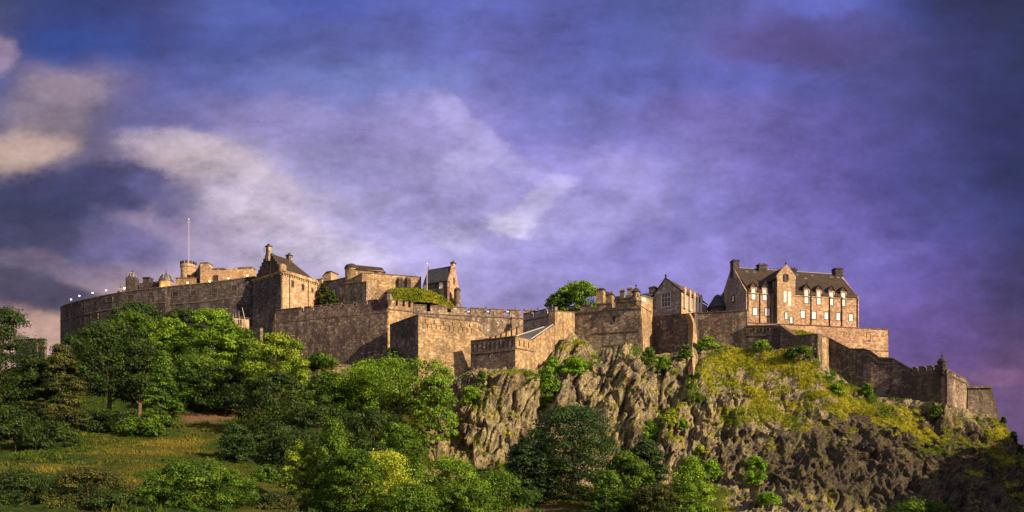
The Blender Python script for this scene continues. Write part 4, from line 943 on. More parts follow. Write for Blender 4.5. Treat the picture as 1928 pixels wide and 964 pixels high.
# ---- BB. gabled house with the big window
F = Frame(1225, 246, 1283, 240); L = F.L
SR = SideFrameR(F, L, 20)
ze = F.at(1283, 549)[1]; apx = F.at(1253, 524.5); zb = F.at(1283, 600)[1]-3
t = thing('gabled_house', 'gabled stone house with one large white window and a side of white dormers', 'castle building', F.pt(L/2, zb, -8))
wh = F.rect(1254, 550.5, 577.5, 17); g0 = F.at(1230, 550)[0]
mb = MB(); F.slab(mb, None, 0, L, zb, ze, 0.4, [wh if wh[3] < ze else (wh[0], wh[1], wh[2], ze)]); F.box(mb, 0.01, L-0.402, zb, ze, -20, -0.402)
mb.hexa([F.pt(g0, ze+.003, 0), F.pt(L, ze+.003, 0), F.pt(apx[0], apx[1], 0)], [F.pt(g0, ze+.003, -0.5), F.pt(L, ze+.003, -0.5), F.pt(apx[0], apx[1], -0.5)])
put('wall', mb, M['palegrey'], t)  # front in grey against the warm side wall: shade painted in
mb = MB(); SR.slab(mb, None, 0.0, 20, zb, ze-0.2, 0.39, [], 0.01); put('side_wall', mb, M['ashlar'], t)
mb = MB()
for e_ in (g0-0.3, L+0.35):
    mb.hexa([F.pt(e_, ze-0.1, 0.2), F.pt(apx[0], apx[1], 0.2), F.pt(apx[0], apx[1], -20), F.pt(e_, ze-0.1, -20)], [F.pt(e_, ze+0.2, 0.2), F.pt(apx[0], apx[1]+0.32, 0.2), F.pt(apx[0], apx[1]+0.32, -20), F.pt(e_, ze+0.2, -20)])
put('roof', mb, M['slate'], t)
mb = MB(); x_, y_, z_ = F.pt(apx[0], apx[1]+0.2, -0.2); mb.lathe((x_, y_, z_), [(0.32, 0), (0.2, 0.35), (0.36, 0.6), (0.3, 0.9), (0.06, 1.3)], 8); put('finial', mb, M['dark'], t)
window(t, F, *wh, n=0.0, pane='glass', bars=(2, 2), rec=0.10, surround='pole')
mb = MB(); F.box(mb, 0, L, F.at(1283, 590)[1]-0.15, F.at(1283, 590)[1]+0.12, -0.1, 0.2); put('string_course', mb, M['cope'], t)
# white-framed dormer windows along the sunlit side
for x in (1290, 1299.5, 1307.5, 1314.5, 1320.5):
    s, _ = SR.at(x, 565, 0.3); zt_ = ze+0.8
    mb = MB(); SR.box(mb, s-0.85, s+0.85, ze-0.25, zt_, -1.0, 0.35)
    mb.hexa([SR.pt(s-0.95, zt_, 0.45), SR.pt(s+0.95, zt_, 0.45), SR.pt(s, zt_+1.4, 0.45)], [SR.pt(s-0.95, zt_, -1.2), SR.pt(s+0.95, zt_, -1.2), SR.pt(s, zt_+1.4, -1.2)]); d_ = sub(put('dormer', mb, M['ashlar'], t), t)
    mb = MB(); SR.box(mb, s-0.5, s+0.5, ze-2.6, zt_-0.2, 0.3, 0.37); put('pane', mb, M['glass'], d_, loc=WL[t.name])
    mb = MB(); SR.box(mb, s-0.68, s-0.42, ze-4.4, zt_+0.3, 0.02, 0.72); put('window_jamb', mb, M['white'], d_, loc=WL[t.name]); mb = MB(); SR.box(mb, s-0.68, s+0.7, ze-4.7, ze-4.41, 0.02, 0.7); put('sill', mb, M['white'], d_, loc=WL[t.name])
# left wing stub
sa, z1_ = F.at(1222, 540.5, -1.5); sb, _ = F.at(1238, 540, -1.5)
chimney(t, F, sa, sa+2.1, ze-3, z1_, -3.5, -1.5, 'rubble', 0)

# ---- Z. long house behind the turreted wall
F = Frame(1132, 248, 1226, 242.5); L = F.L; zr = F.at(1180, 551.5)[1]; ze = F.at(1180, 563)[1]
t = thing('long_slated_house', 'long low house with a blue-grey slate roof and small chimneys behind the turreted wall', 'castle building', F.pt(L/2, ze-8, -3))
mb = MB(); F.box(mb, 0, L, ze-9, ze, -7, 0); put('wall', mb, M['rubble'], t)
mb = MB()
for n_ in (0.3, -7.3): mb.hexa([F.pt(0, ze+.003, n_), F.pt(L, ze+.003, n_), F.pt(L, zr, -3.5), F.pt(0, zr, -3.5)], [F.pt(0, ze+.25, n_), F.pt(L, ze+.25, n_), F.pt(L, zr+.25, -3.5), F.pt(0, zr+.25, -3.5)])
put('roof', mb, M['slate_blue'], t)
for x0, x1, y0, n_ in ((1167,1175.5,545.5,0.2),(1181,1190,541.8,-3.0),(1150,1153,549,-3)):
    sa, zt_ = F.at(x0, y0, n_); sb, _ = F.at(x1, y0, n_); chimney(t, F, sa, sb, zr-2.5, zt_, n_-1.2, n_, 'rubble', 1)
F = Frame(1122, 243, 1136, 242); sa, zt_ = F.at(1122, 544); sb, _ = F.at(1136, 544)
t = thing('stone_chimney_stack', 'square sandy chimney stack beside the hilltop tree', 'chimney', F.pt(sb/2, zt_-6, -1))
mb = MB(); F.box(mb, 0, sb, zt_-9, zt_-0.6, -2, 0); put('stack', mb, M['gold'], t); mb = MB(); F.box(mb, -0.15, sb+0.15, zt_-0.597, zt_, -2.15, 0.15); put('cap', mb, M['dark'], t)
F = Frame(1137, 245, 1152, 244); sa, zt_ = F.at(1137, 549.5); sb, _ = F.at(1152, 550)
t = thing('stub_gable', 'low sandy gable between the chimney stack and the long slate roof', 'outbuilding', F.pt(sb/2, zt_-6, -1))
mb = MB(); F.box(mb, 0, sb, zt_-8, zt_-1.0, -3, 0); put('wall', mb, M['gold'], t); mb = MB(); mb.hexa([F.pt(-.2,zt_-.997,.2), F.pt(sb+.2,zt_-.997,.2), F.pt(sb+.2,zt_-.997,-3.2), F.pt(-.2,zt_-.997,-3.2)], [F.pt(0,zt_+.4,-1), F.pt(sb,zt_-.3,-1), F.pt(sb,zt_-.3,-2), F.pt(0,zt_+.4,-2)]); put('roof', mb, M['dark'], t)
# small lit lodge between turret and gabled house
F = Frame(1206, 236, 1228, 239.5); zt_ = F.at(1210, 565)[1]
t = thing('flat_roofed_lodge', 'tiny sunlit lodge with a flat roof and pale window, right of the domed turret', 'lodge', F.pt(F.L/2, zt_-5, -2))
wh = F.rect(1213, 561.5, 567, 7); zt_ = wh[3]+0.5
mb = MB(); F.slab(mb, None, 0, F.L, zt_-7, zt_, 0.3, [wh]); F.box(mb, 0.01, F.L-.01, zt_-7, zt_, -4, -0.302); put('wall', mb, M['gold'], t)
mb = MB(); F.box(mb, -.2, F.L+.2, zt_+.003, zt_+.3, -4.2, .2); put('roof', mb, M['lead'], t); window(t, F, *wh, bars=(1, 0))

# ---- C. the steep gabled tower on the left
FL = Frame(477, 249, 530, 240); FR = Frame(530, 240, 598, 251.5)
zc = FL.at(530, 513.5)[1]; zbot = 38.0
t = thing('steep_gabled_tower', 'tall tower with crow-stepped gable, steep dark roof, its right face glowing in the sun', 'tower', FL.pt(FL.L, zbot, -3))
Lr, Ll = FR.L, FL.L
rw = [FR.rect(551,529,540,3.8), FR.rect(570.5,536,546,3.8), FR.rect(588,544,550,2.6)]
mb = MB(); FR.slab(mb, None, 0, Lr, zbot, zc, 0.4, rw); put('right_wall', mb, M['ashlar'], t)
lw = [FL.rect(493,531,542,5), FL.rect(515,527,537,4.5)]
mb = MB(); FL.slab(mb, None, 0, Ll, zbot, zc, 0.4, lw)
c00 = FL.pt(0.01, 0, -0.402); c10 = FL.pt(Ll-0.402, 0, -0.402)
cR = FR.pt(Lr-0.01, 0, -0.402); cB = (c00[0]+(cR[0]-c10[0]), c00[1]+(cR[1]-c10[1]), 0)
ring = [c00, c10, cR, cB]; mb.hexa([(x, y, zbot) for x, y, _ in ring], [(x, y, zc) for x, y, _ in ring]); put('left_wall', mb, M['grey'], t)  # left face in darker grey stone: its shade is in the colour
# batter of the foot at the left face
mb = MB(); FL.prism(mb, [(0,zbot),(Ll+1.6,zbot),(Ll+0.9,zc-9.5),(Ll+0.002,zc-2.8),(0,zc-2.8)], -0.3, -0.02) if False else None
mb = MB(); P0 = FL.pt(Ll, zc-3.2, 0); mb.hexa([FL.pt(0,zbot,2.0), FL.pt(Ll+1.2,zbot,2.0), FL.pt(Ll+0.2,zbot,-1), FL.pt(0,zbot,-0.1)], [FL.pt(0,zc-8,0.05), FL.pt(Ll+0.05,zc-8,0.05), FL.pt(Ll+0.02,zc-8,-0.3), FL.pt(0,zc-8,-0.1)]); put('battered_base', mb, M['grey'], t)
for h in rw: window(t, FR, *h, style='cope', pane='glass', bars=(1, 1), surround='cope')
for h in lw: window(t, FL, *h, style='dark', pane='glass', bars=(1, 1), surround='cope')
# corbelled cornice
mb = MB()
for Fq, Lq in ((FL, Ll), (FR, Lr)):
    Fq.box(mb, -0.2 if Fq is FL else 0.3, Lq+0.3, zc+0.003, zc+0.45, -0.6, 0.45 if Fq is FR else 0.44)
    for s in np.arange(0.5, Lq, 0.9): Fq.box(mb, s-0.2, s+0.2, zc-0.55, zc, -0.1, 0.3)
put('cornice', mb, M['gold'], t)
# right parapet walk
mb = MB(); FR.box(mb, 0.31, Lr, zc+0.453, zc+1.1, -0.5, 0.1); put('right_parapet', mb, M['gold'], t)
# turret stub at the corner
mb = MB(); cx_, cy_, _ = FL.pt(Ll-0.3, 0, -0.6); mb.lathe((cx_, cy_, zc+0.46), [(1.15, 0), (1.15, 1.5), (1.0, 2.0), (0.5, 2.3)], 14); put('corner_turret', mb, M['gold'], t)
# gable: apex over the left face
za = FL.at(507, 473, -1.2)[1]; gs0, gs1 = -0.4, Ll-0.6; gm = FL.at(507, 473, -1.2)[0]
mb = MB(); pts = [(gs0, zc+0.46)]
nst = 8
for i in range(nst):
    f0, f1 = i/nst, (i+1)/nst; s_ = gs0+(gm-gs0)*f0; z_ = zc+0.46+(za-zc-0.46)*f1
    pts += [(s_, z_-0.0)]; pts += [(gs0+(gm-gs0)*f1, z_)]
for i in range(nst):
    f0, f1 = i/nst, (i+1)/nst; s_ = gm+(gs1-gm)*f0; z_ = za-(za-zc-0.46)*f0
    if i: pts += [(s_, z_)]
    pts += [(gm+(gs1-gm)*f1, z_)]
pts += [(gs1, zc+0.46)]
pp = [pts[0]]
for q_ in pts[1:]:
    if abs(q_[0]-pp[-1][0])+abs(q_[1]-pp[-1][1]) > 0.01: pp.append(q_)
FL.prism(mb, pp[::1], -1.6, -0.8); put('stepped_gable', mb, M['dark'], t)
# carved strapwork on the gable
mb = MB()
for s_, z_, a_, b_ in ((gm-1.6, zc+2.2, 1.2, 0.3), (gm-0.2, zc+4.4, 0.35, 1.6), (gm-2.6, zc+3.2, 0.3, 0.6), (gm+1.4, zc+3.0, 0.3, 1.7), (gm-0.6, zc+2.9, 1.3, 0.2), (gm+1.2, zc+1.8, 0.6, 0.5)):
    FL.box(mb, s_-a_, s_+a_, z_-b_, z_+b_, -0.82, -0.66)
put('gable_carving', mb, M['cope'], t)
# roof runs back along the right face
def RP(s, a, z):   # s along left face, a back along right face
    p = FL.A+FL.d*s+FR.d*a-0*FL.n; return (p.x, p.y, z)
ar, ar2 = 1.5, Lr*0.62
zri = za-0.6
mb = MB()
mb.hexa([RP(gm,ar,zc+0.5), RP(gs1+0.5,ar,zc+0.5), RP(gs1+0.5,Lr-0.2,zc+0.5), RP(gm,Lr-0.2,zc+0.5)], [RP(gm,ar,zri), RP(gm+0.1,ar,zri), RP(gm+0.1,ar2,zri), RP(gm,ar2,zri)])
mb.hexa([RP(gs0+0.3,ar,zc+0.5), RP(gm-0.01,ar,zc+0.5), RP(gm-0.01,Lr-0.2,zc+0.5), RP(gs0+0.3,Lr-0.2,zc+0.5)], [RP(gm-0.1,ar,zri), RP(gm-0.01,ar,zri), RP(gm-0.01,ar2,zri), RP(gm-0.1,ar2,zri)])
sub(put('roof', mb, M['slate'], t), t)
def stack(p, hx, hy, z0, z1, mat='rubble', cap='dark', rz=0.0):
    mb = MB(); mb.box((p[0], p[1], (z0+z1)/2), (hx, hy, (z1-z0)/2), rz); o = sub(put('chimney', mb, M[mat], t), t)
    mb = MB(); mb.box((p[0], p[1], z1+0.18), (hx+0.16, hy+0.16, 0.17), rz); mb.lathe((p[0], p[1], z1+0.353), [(hx*0.7, 0), (hx*0.6, 0.5), (hx*0.3, 0.7)], 8); put('chimney_cap', mb, M[cap], o, loc=WL[t.name]); return o
ang = math.atan2(FL.d.y, FL.d.x)
stack(RP(gm+0.5, 0.7, 0), 0.75, 0.6, zc+5, FL.at(510, 465, -1)[1], 'rubble', rz=ang)
pz = at(557.5, 482, 247); stack(RP(gm+0.3, ar2, 0), 0.7, 0.7, zri-2.5, (HY-483)/FPX*(RP(gm, ar2, 0)[1]), 'rubble', rz=ang)
mb = MB(); x_, y_, z_ = RP(gm-0.7, -0.2, za); mb.tube([(x_, y_, z_-0.6), (x_, y_, z_+1.8)], [0.09, 0.03], 5); put('finial', mb, M['dark'], t)
for x in (545, 580):
    s, _ = FR.at(x, 550); x_, y_, _z = FR.pt(s, 0, 0.14); mb = MB(); mb.tube([(x_, y_, zc-12), (x_, y_, zc-0.1)], 0.11, 5); put('drainpipe', mb, M['black'], t)

# ---- Q. ruined hall wall with floodlights
F = Frame(377, 258, 475, 256); z0 = 62
t = thing('roofless_hall', 'broken roofless hall of reddish rubble left of the steep gabled tower', 'castle building', F.pt(F.L/2, z0, -4))
zz = lambda y: F.at(420, y)[1]
sx = lambda x: F.at(x, 510)[0]
mb = MB(); F.prism(mb, [(0, z0), (F.L, z0), (F.L, zz(507)), (sx(449), zz(507)), (sx(448.5), zz(504.5)), (sx(430), zz(506.5)), (sx(428), zz(508.5)), (sx(423), zz(508.5)), (sx(400), zz(506)), (sx(397), zz(503)), (sx(394), zz(500)), (sx(392), zz(495)), (0, zz(494.5))], -3, 0); put('front_wall', mb, M['ashlar'], t)
F3 = Frame(366, 268, 377, 258.1)
mb = MB(); F3.prism(mb, [(0, z0), (F3.L, z0), (F3.L, F3.at(377,495)[1]), (F3.L*0.6, F3.at(372,505)[1]), (0, F3.at(367,512)[1])], -2, -0.02); put('side_wall', mb, M['grey'], t)
mb = MB(); F.box(mb, 0, sx(392), zz(494.5)+.003, zz(494.5)+.35, -3.1, .12); F.box(mb, sx(400), sx(423), zz(507)+.003, zz(506.4)+.35, -3.1, .12); F.box(mb, sx(448.5), F.L, zz(507)+.003, zz(506.2)+.3, -3.1, .12); put('coping', mb, M['cope'], t)
a_, b_, c2, d2 = F.rect(406, 519, 529, 9); opening(t, F, a_, b_, c2, d2, name='doorway')
# ---- R. round battlemented tower with the tall flagpole
c = at(354.5, 545, 266); k = 266/FPX
t = thing('round_tower', 'round battlemented tower that carries the tall flagpole', 'tower', c)
r_ = 13.5*k; zt_ = (545-500)*k
mb = MB(); mb.lathe(c, [(r_, -4), (r_, zt_-1.2), (r_*1.1, zt_-0.7), (r_*1.1, zt_)], 26); put('drum', mb, M['ashlar'], t)
mb = MB()
for i in range(12):
    if i % 2 == 0 or True:
        a1, a2 = 2*math.pi*i/12, 2*math.pi*(i+0.58)/12; P_ = lambda a_, r2, z: (c[0]+r2*math.cos(a_), c[1]+r2*math.sin(a_), c[2]+z)
        am = (a1+a2)/2; mb.hexa([P_(a1, r_*1.1, zt_+.003), P_(am, r_*1.11, zt_+.003), P_(a2, r_*1.1, zt_+.003), P_(a2, r_*0.9, zt_+.003), P_(a1, r_*0.9, zt_+.003)], [P_(a1, r_*1.1, zt_+1.0), P_(am, r_*1.11, zt_+1.0), P_(a2, r_*1.1, zt_+1.0), P_(a2, r_*0.9, zt_+1.0), P_(a1, r_*0.9, zt_+1.0)])
put('battlements', mb, M['dark'], t)
mb = MB(); mb.box((c[0]+1.1, c[1]-r_+0.05, c[2]+zt_-4.5), (0.45, 0.1, 0.75)); put('window', mb, M['void'], t)
mb = MB(); F4 = Frame(331, 258.5, 367, 258); F4.box(mb, 0, F4.L, 62, F4.at(350, 524)[1], -6, 0)
o_ = thing('tower_base_block', 'low sandy block with a lamp, at the foot of the round battlemented tower', 'castle building', F4.pt(F4.L/2, 62, -2)); put('wall', mb, M['gold'], o_)
mb = MB(); z_ = F4.at(350, 524)[1]; F4.box(mb, -.1, F4.L+.1, z_+.003, z_+.3, -6.1, .12); put('coping', mb, M['cope'], o_)
def pole(label, px, y0, y1, Y, r0, r1):
    b_ = at(px, y1, Y); t_ = at(px, y0, Y); t = thing('flagpole', label, 'flagpole', b_); h = t_[2]-b_[2]
    mb = MB(); mb.tube([b_, (b_[0], b_[1], b_[2]+h*0.6), (b_[0], b_[1], t_[2])], [r0, (r0+r1)/2, r1], 8); put('mast', mb, M['pole'], t)
    mb = MB(); mb.lathe((b_[0], b_[1], t_[2]), [(0.05, 0), (r1*2.4, 0.12), (r1*2.4, 0.3), (0.05, 0.45)], 8); put('truck', mb, M['white'], t)
    if h > 8: mb = MB(); z_ = t_[2]-h*0.05; mb.tube([(b_[0]-0.5, b_[1], z_), (b_[0]+0.5, b_[1], z_)], 0.07, 5); put('crosstree', mb, M['white'], t)
pole('tall white flagpole on the round battlemented tower', 355.5, 414, 499, 266, 0.13, 0.08)
pole('slim white flagpole beside the dark-roofed house', 804, 498, 547, 242, 0.15, 0.08)
# ---- S. domed roofs along the left battery
def dome(c, r, h, t, mat='lead', parent=None, ribs=True):
    mb = MB(); mb.lathe(c, [(r*1.05, 0), (r*1.05, 0.2), (r*0.99, h*0.3), (r*0.86, h*0.58), (r*0.6, h*0.82), (r*0.25, h*0.97), (0.08, h)], 20)
    o = sub(put('dome', mb, M[mat], t), t)
    mb = MB(); mb.lathe((c[0], c[1], c[2]+h-0.1), [(0.2, 0), (0.12, 0.3), (0.25, 0.5), (0.05, 0.8), (0.03, 1.9)], 8); put('finial', mb, M['dark'], o, loc=WL[t.name])
    mb = MB()
    for i in range(8):
        a_ = 2*math.pi*i/8; mb.tube([(c[0]+math.cos(a_)*r*q_[0]*1.01, c[1]+math.sin(a_)*r*q_[0]*1.01, c[2]+h*q_[1]) for q_ in ((1.0,0.25),(0.87,0.58),(0.61,0.82),(0.26,0.97))], 0.06, 4)
    put('dome_rib', mb, M['pole'] if mat == 'lead' else M['dark'], o, loc=WL[t.name])
c = at(312.5, 545, 257); k = 257/FPX
t = thing('domed_tower', 'low tower with a large ribbed lead dome, left of the round battlemented tower', 'tower', c)
mb = MB(); mb.lathe(c, [(12.3*k, -4), (12.3*k, 14*k)], 20); put('drum', mb, M['gold'], t); dome((c[0], c[1], c[2]+14*k+.003), 12.6*k, 16.5*k, t)
c = at(249, 560, 262); k = 262/FPX
t = thing('dome_capped_turret', 'square turret with a small dome near the left of the battery, beside a blunt chimney', 'turret', c)
mb = MB(); mb.box((c[0], c[1], c[2]+10*k), (9*k, 8*k, 26*k)); put('wall', mb, M['dark'], t); dome((c[0], c[1], c[2]+36*k+.003), 7.6*k, 11*k, t)
c = at(226.5, 560, 258); k = 258/FPX
t = thing('small_lead_dome', 'very small pale lead dome peeping over the round battery', 'dome', c)
mb = MB(); mb.lathe(c, [(5*k, 0), (5*k, 9*k)], 14); put('drum', mb, M['lead'], t); dome((c[0], c[1], c[2]+9*k+.003), 5*k, 8.5*k, t)
F = Frame(262, 262, 301, 260); zz = lambda y: F.at(280, y)[1]
t = thing('chimneyed_range', 'low dark range with one blunt square chimney between the two domes', 'castle building', F.pt(3, zz(560), -2))
mb = MB(); F.box(mb, 0, F.L, zz(565), zz(534), -4, 0); F.box(mb, F.at(288,530)[0], F.L, zz(534)+.003, zz(531), -4, -.01); F.box(mb, 0.0, F.at(285,530)[0], zz(534)+.003, zz(531.5), -4, -.01); put('wall', mb, M['dark'], t)
chimney(t, F, F.at(265,520)[0], F.at(276.5,520)[0], zz(533), zz(519), -3, -1, 'dark', 0)
# ---- lodge in front of the battery wall
F = Frame(437, 243, 469, 245.5); FLo = Frame(421, 248, 437, 243.05); zt_ = F.at(437, 597)[1]
t = thing('small_lodge', 'small ochre lodge with flat dark roof below the battery wall, half hidden by trees', 'lodge', F.pt(3, zt_-6, -3))
mb = MB(); F.box(mb, 0, F.L, zt_-8, zt_, -5, 0); put('wall', mb, M['ashlar'], t)
mb = MB(); F.box(mb, -.4, F.L+.4, zt_+.003, zt_+.35, -5.4, .4); put('roof', mb, M['dark'], t)
a_, b_, c2, d2 = F.rect(452, 603, 611, 4); window(t, F, a_, b_, c2, d2, n=0.25, pane='glass', style='cope', surround='cope')
rampart('small_brown_wall', 'short brown wall right of the small lodge', [(469.5,243,614,690),(490,240,618,690)], M['rubble'], th=1.2, cope=0.2)
for i, (x0, y0, x1, y1, r_) in enumerate(((456,579,465,620,0.12),(449.5,585,452,618,0.05),(443.5,588,445,616,0.05),(439,591,440,612,0.06))):
    b_, t_ = at(x1, y1, 241), at(x0, y0, 241); t = thing('lightning_mast' if i == 0 else 'thin_pole', ['stout leaning white mast against the battery wall above the lodge', 'thin pale pole just left of the stout leaning mast', 'middle one of the thin pale poles over the small lodge', 'leftmost and shortest thin pole over the small lodge'][i], 'mast' if i == 0 else 'pole', b_)
    mb = MB(); mb.tube([b_, t_], [r_*1.3, r_*0.7], 6); put('shaft', mb, M['pole'], t); mb = MB(); mb.box(b_, (0.35, 0.35, 0.15)); put('foot', mb, M['dark'], t)

# ---- T/U. upper ward behind the long curtain wall
rampart('sloping_rampart', 'dim sloping rampart right of the steep gabled tower, above a dark bush', [(596,268,533,600),(630,262,528.5,600),(664,256,520.5,600)], M['rubble'], cope=0.3)
rampart('upper_ward_wall', 'rough sunlit upper wall under the hump-roofed magazine', [(640,250,537,600),(682,245,515.5,600),(704,247,515.5,600),(793,253,522.5,600)], M['gold'], cope=0.3, th=3)
_p, _t = rampart('inner_shaded_wall', 'lower step of the upper wall with a dark blotch', [(636,247,538,600),(690,240.5,531,600)], M['rubble'], cope=0.25, th=2)
F = Frame(704, 247, 793, 253); 
for x in (753, 768):
    t = thing('chimney_buttress', 'left one of two dark buttresses on the upper ward wall' if x == 753 else 'right one of two dark buttresses on the upper ward wall', 'buttress', F.pt(F.at(x, 545)[0], 62, 0), 'buttresses on the upper ward wall')
    mb = MB(); s_ = F.at(x, 545)[0]; F.box(mb, s_-0.7, s_+0.7, 60, F.at(x, 527)[1], 0.01, 1.2); put('shaft', mb, M['dark'], t); mb = MB(); mb.hexa([F.pt(s_-.7, F.at(x,527)[1]+.003, 1.2), F.pt(s_+.7, F.at(x,527)[1]+.003, 1.2), F.pt(s_+.7, F.at(x,527)[1]+.003, .01), F.pt(s_-.7, F.at(x,527)[1]+.003, .01)], [F.pt(s_-.7, F.at(x,527)[1]+.1, 1.2), F.pt(s_+.7, F.at(x,527)[1]+.1, 1.2), F.pt(s_+.7, F.at(x,522)[1], .01), F.pt(s_-.7, F.at(x,522)[1], .01)]); put('sloped_head', mb, M['cope'], t)
# hump-roofed magazine
F = Frame(652, 254, 726, 256); zz = lambda y: F.at(690, y)[1]; Lq = F.L
t = thing('hump_roofed_magazine', 'squat magazine with a humped brown roof on top of the upper wall', 'castle building', F.pt(Lq/2, zz(525), -3))
mb = MB(); F.box(mb, 1.0, Lq-0.3, zz(530), zz(508), -7, 0)
x_, y_, _z = F.pt(1.6, 0, -1.8); mb.lathe((x_, y_, zz(530)), [(2.1, 0), (2.1, zz(505)-zz(530))], 18); put('wall', mb, M['gold'], t)
mb = MB(); mb.hexa([F.pt(0.4, zz(508)+.003, .3), F.pt(Lq, zz(511), .3), F.pt(Lq, zz(511), -7.3), F.pt(0.4, zz(508)+.003, -7.3)], [F.pt(2.8, zz(494.5), -3), F.pt(Lq-1.2, zz(497), -3), F.pt(Lq-1.2, zz(497), -4.4), F.pt(2.8, zz(494.5), -4.4)])
mb.lathe((x_, y_, zz(505)+.004), [(2.35, 0), (2.3, 0.3), (1.9, 1.1), (0.8, 1.6)], 18); put('roof', mb, M['slate'], t)
a_, b_, c2, d2 = F.rect(708, 511.5, 513.5, 7); mb = MB(); F.box(mb, a_, b_, c2, d2, -0.1, 0.04); put('vent', mb, M['void'], t)
# little chimneyed house
F = Frame(601, 270, 623, 268); zz = lambda y: F.at(612, y)[1]; Lq = F.L
t = thing('skew_roofed_hut', 'tiny skew-roofed hut between the steep gabled tower and the magazine', 'outbuilding', F.pt(Lq/2, zz(535), -2))
mb = MB(); F.prism(mb, [(0, zz(545)), (Lq, zz(545)), (Lq, zz(513.5)), (Lq*0.62, zz(514)), (Lq*0.32, zz(521)), (0, zz(524))], -4, 0); put('wall', mb, M['ashlar'], t)
mb = MB(); F.prism(mb, [(Lq+.15, zz(513.4)), (Lq+.15, zz(511.5)), (Lq*0.6, zz(512)), (Lq*0.28, zz(519.5)), (Lq*0.32, zz(520.9)), (Lq*0.62, zz(513.9))], -4.1, 0.15); put('roof', mb, M['dark'], t)
rampart('low_pale_wall', 'low pale wall stub beside the skew-roofed hut', [(594,266,527,560),(606,265,526,560)], M['ashlar'], th=1, cope=0.2)

# ---- W. dark-roofed house with sunlit gable
F = Frame(796, 247.5, 846, 243); G = Frame(846, 243, 864, 252); Lf, Lg = F.L, G.L
ze = F.at(846, 528.5)[1]; zr = G.at(856, 503.5)[1]+0.2; z0 = 60
t = thing('dark_roofed_house', 'house with blue-black slate roof and narrow sunlit gable behind the slim white flagpole', 'house', F.pt(Lf/2, z0, -3))
wins = [F.rect(830, 531, 543, 6.5), F.rect(800, 535, 543, 5)]
mb = MB(); F.slab(mb, None, 0, Lf, z0, ze, 0.35, wins); 
def HP(s, a_, z): p = F.A+F.d*s+G.d*a_; return (p.x, p.y, z)
mb.hexa([HP(0.01, .4, z0), HP(Lf-.4, .4, z0), HP(Lf-.4, Lg-.01, z0), HP(.01, Lg-.01, z0)], [HP(0.01, .4, ze), HP(Lf-.4, .4, ze), HP(Lf-.4, Lg-.01, ze), HP(.01, Lg-.01, ze)])
for s0_, s1_ in ((0, 0.6), ): mb.hexa([HP(s0_, 0, ze), HP(s0_, Lg, ze), HP(s0_, Lg/2, zr+.3)], [HP(s1_, 0, ze), HP(s1_, Lg, ze), HP(s1_, Lg/2, zr+.3)])
put('wall', mb, M['grey'], t)  # front in grey against the pink gable, carrying its shade in the colour
mb = MB(); G.prism(mb, [(0, z0), (Lg, z0), (Lg, ze), (Lg/2+.5, zr+.4), (Lg/2-.5, zr+.4), (0, ze)], -0.6, 0.0); put('gable_wall', mb, M['pink'], t)
mb = MB()
for a_ in (-0.35, Lg+0.35): mb.hexa([HP(.6, a_, ze-.1), HP(Lf-.6, a_, ze-.1), HP(Lf-.6, Lg/2, zr), HP(.6, Lg/2, zr)], [HP(.6, a_, ze+.2), HP(Lf-.6, a_, ze+.2), HP(Lf-.6, Lg/2, zr+.3), HP(.6, Lg/2, zr+.3)])
sub(put('roof', mb, M['slate_blue'], t), t)
p_ = HP(Lf-.35, Lg/2, 0); mb = MB(); ang = math.atan2(F.d.y, F.d.x)
stack(p_, .5, .7, zr-0.5, (HY-497)/FPX*p_[1], 'pink', rz=ang)
mb = MB(); mb.tube([HP(0.1, Lg/2, zr+.2), HP(0.1, Lg/2, zr+1.2)], .2, 6); put('finial', mb, M['cope'], t)
for h in wins: window(t, F, *h, bars=(1, 2))
a_, b_, c2, d2 = G.rect(854.5, 524, 534, 2.2); opening(t, G, a_, b_, c2, d2, name='slit_window')
c = at(861, 585, 243); k = 243/FPX
t = thing('corner_stair_tower', 'small dark round stair tower at the right corner of the dark-roofed house', 'tower', c)
mb = MB(); mb.lathe(c, [(6.2*k, -4), (6.2*k, 36*k)], 16); put('drum', mb, M['rubble'], t); mb = MB(); mb.lathe(c, [(6.6*k, 36*k+.003), (6.8*k, 38*k), (4.5*k, 42*k), (1*k, 43.5*k)], 16); put('roof', mb, M['dark'], t)

# ---- floodlights along the battery, lit at dusk
def flood(label, px, py, Y, warm, aim, foot):
    k = Y/FPX; p = at(px, py, Y); t = thing('floodlight', label, 'floodlight', (p[0], p[1], p[2]-foot), 'floodlights on the castle')
    mb = MB(); mb.tube([(p[0], p[1], p[2]-foot), (p[0], p[1], p[2]-0.25)], 0.06, 5); put('post', mb, M['black'], t)
    mb = MB(); mb.box((p[0], p[1]+0.2, p[2]), (0.3, 0.2, 0.24)); put('housing', mb, M['black'], t)
    mb = MB(); mb.box((p[0], p[1]-0.05, p[2]), (0.24, 0.045, 0.18)); put('lens', mb, M['lamp_warm' if warm else 'lamp_white'], t)
    if warm:
        ld = bpy.data.lights.new('lamp_glow', 'POINT'); ld.energy = aim; ld.color = (1, 0.5, 0.14); ld.shadow_soft_size = 0.3
        lo_ = bpy.data.objects.new('lamp_glow', ld); COL.objects.link(lo_); lo_.parent = t; lo_.location = (0, -0.9, foot+0.3)
M['lamp_warm'] = plain('lit_lamp_warm', (1.0, 0.62, 0.22), 0.5, 0.0, emit=5.0)
M['lamp_white'] = plain('lit_lamp_white', (1.0, 0.86, 0.80), 0.5, 0.0, emit=1.3)
for l_, x, y, Y in (('leftmost white floodlight on the rim of the round battery', 134, 564, 263), ('brightest white floodlight, second from the left on the battery rim', 149.5, 557, 261.5), ('third white floodlight from the left on the battery rim', 174.5, 551.5, 258), ('white floodlight left of the very small lead dome', 200, 547, 255.8)):
    flood(l_, x, y, Y, False, 0, (at(x, 566 if x < 145 else 560, Y)[2]-at(x, 566, Y)[2])*0+1.9)
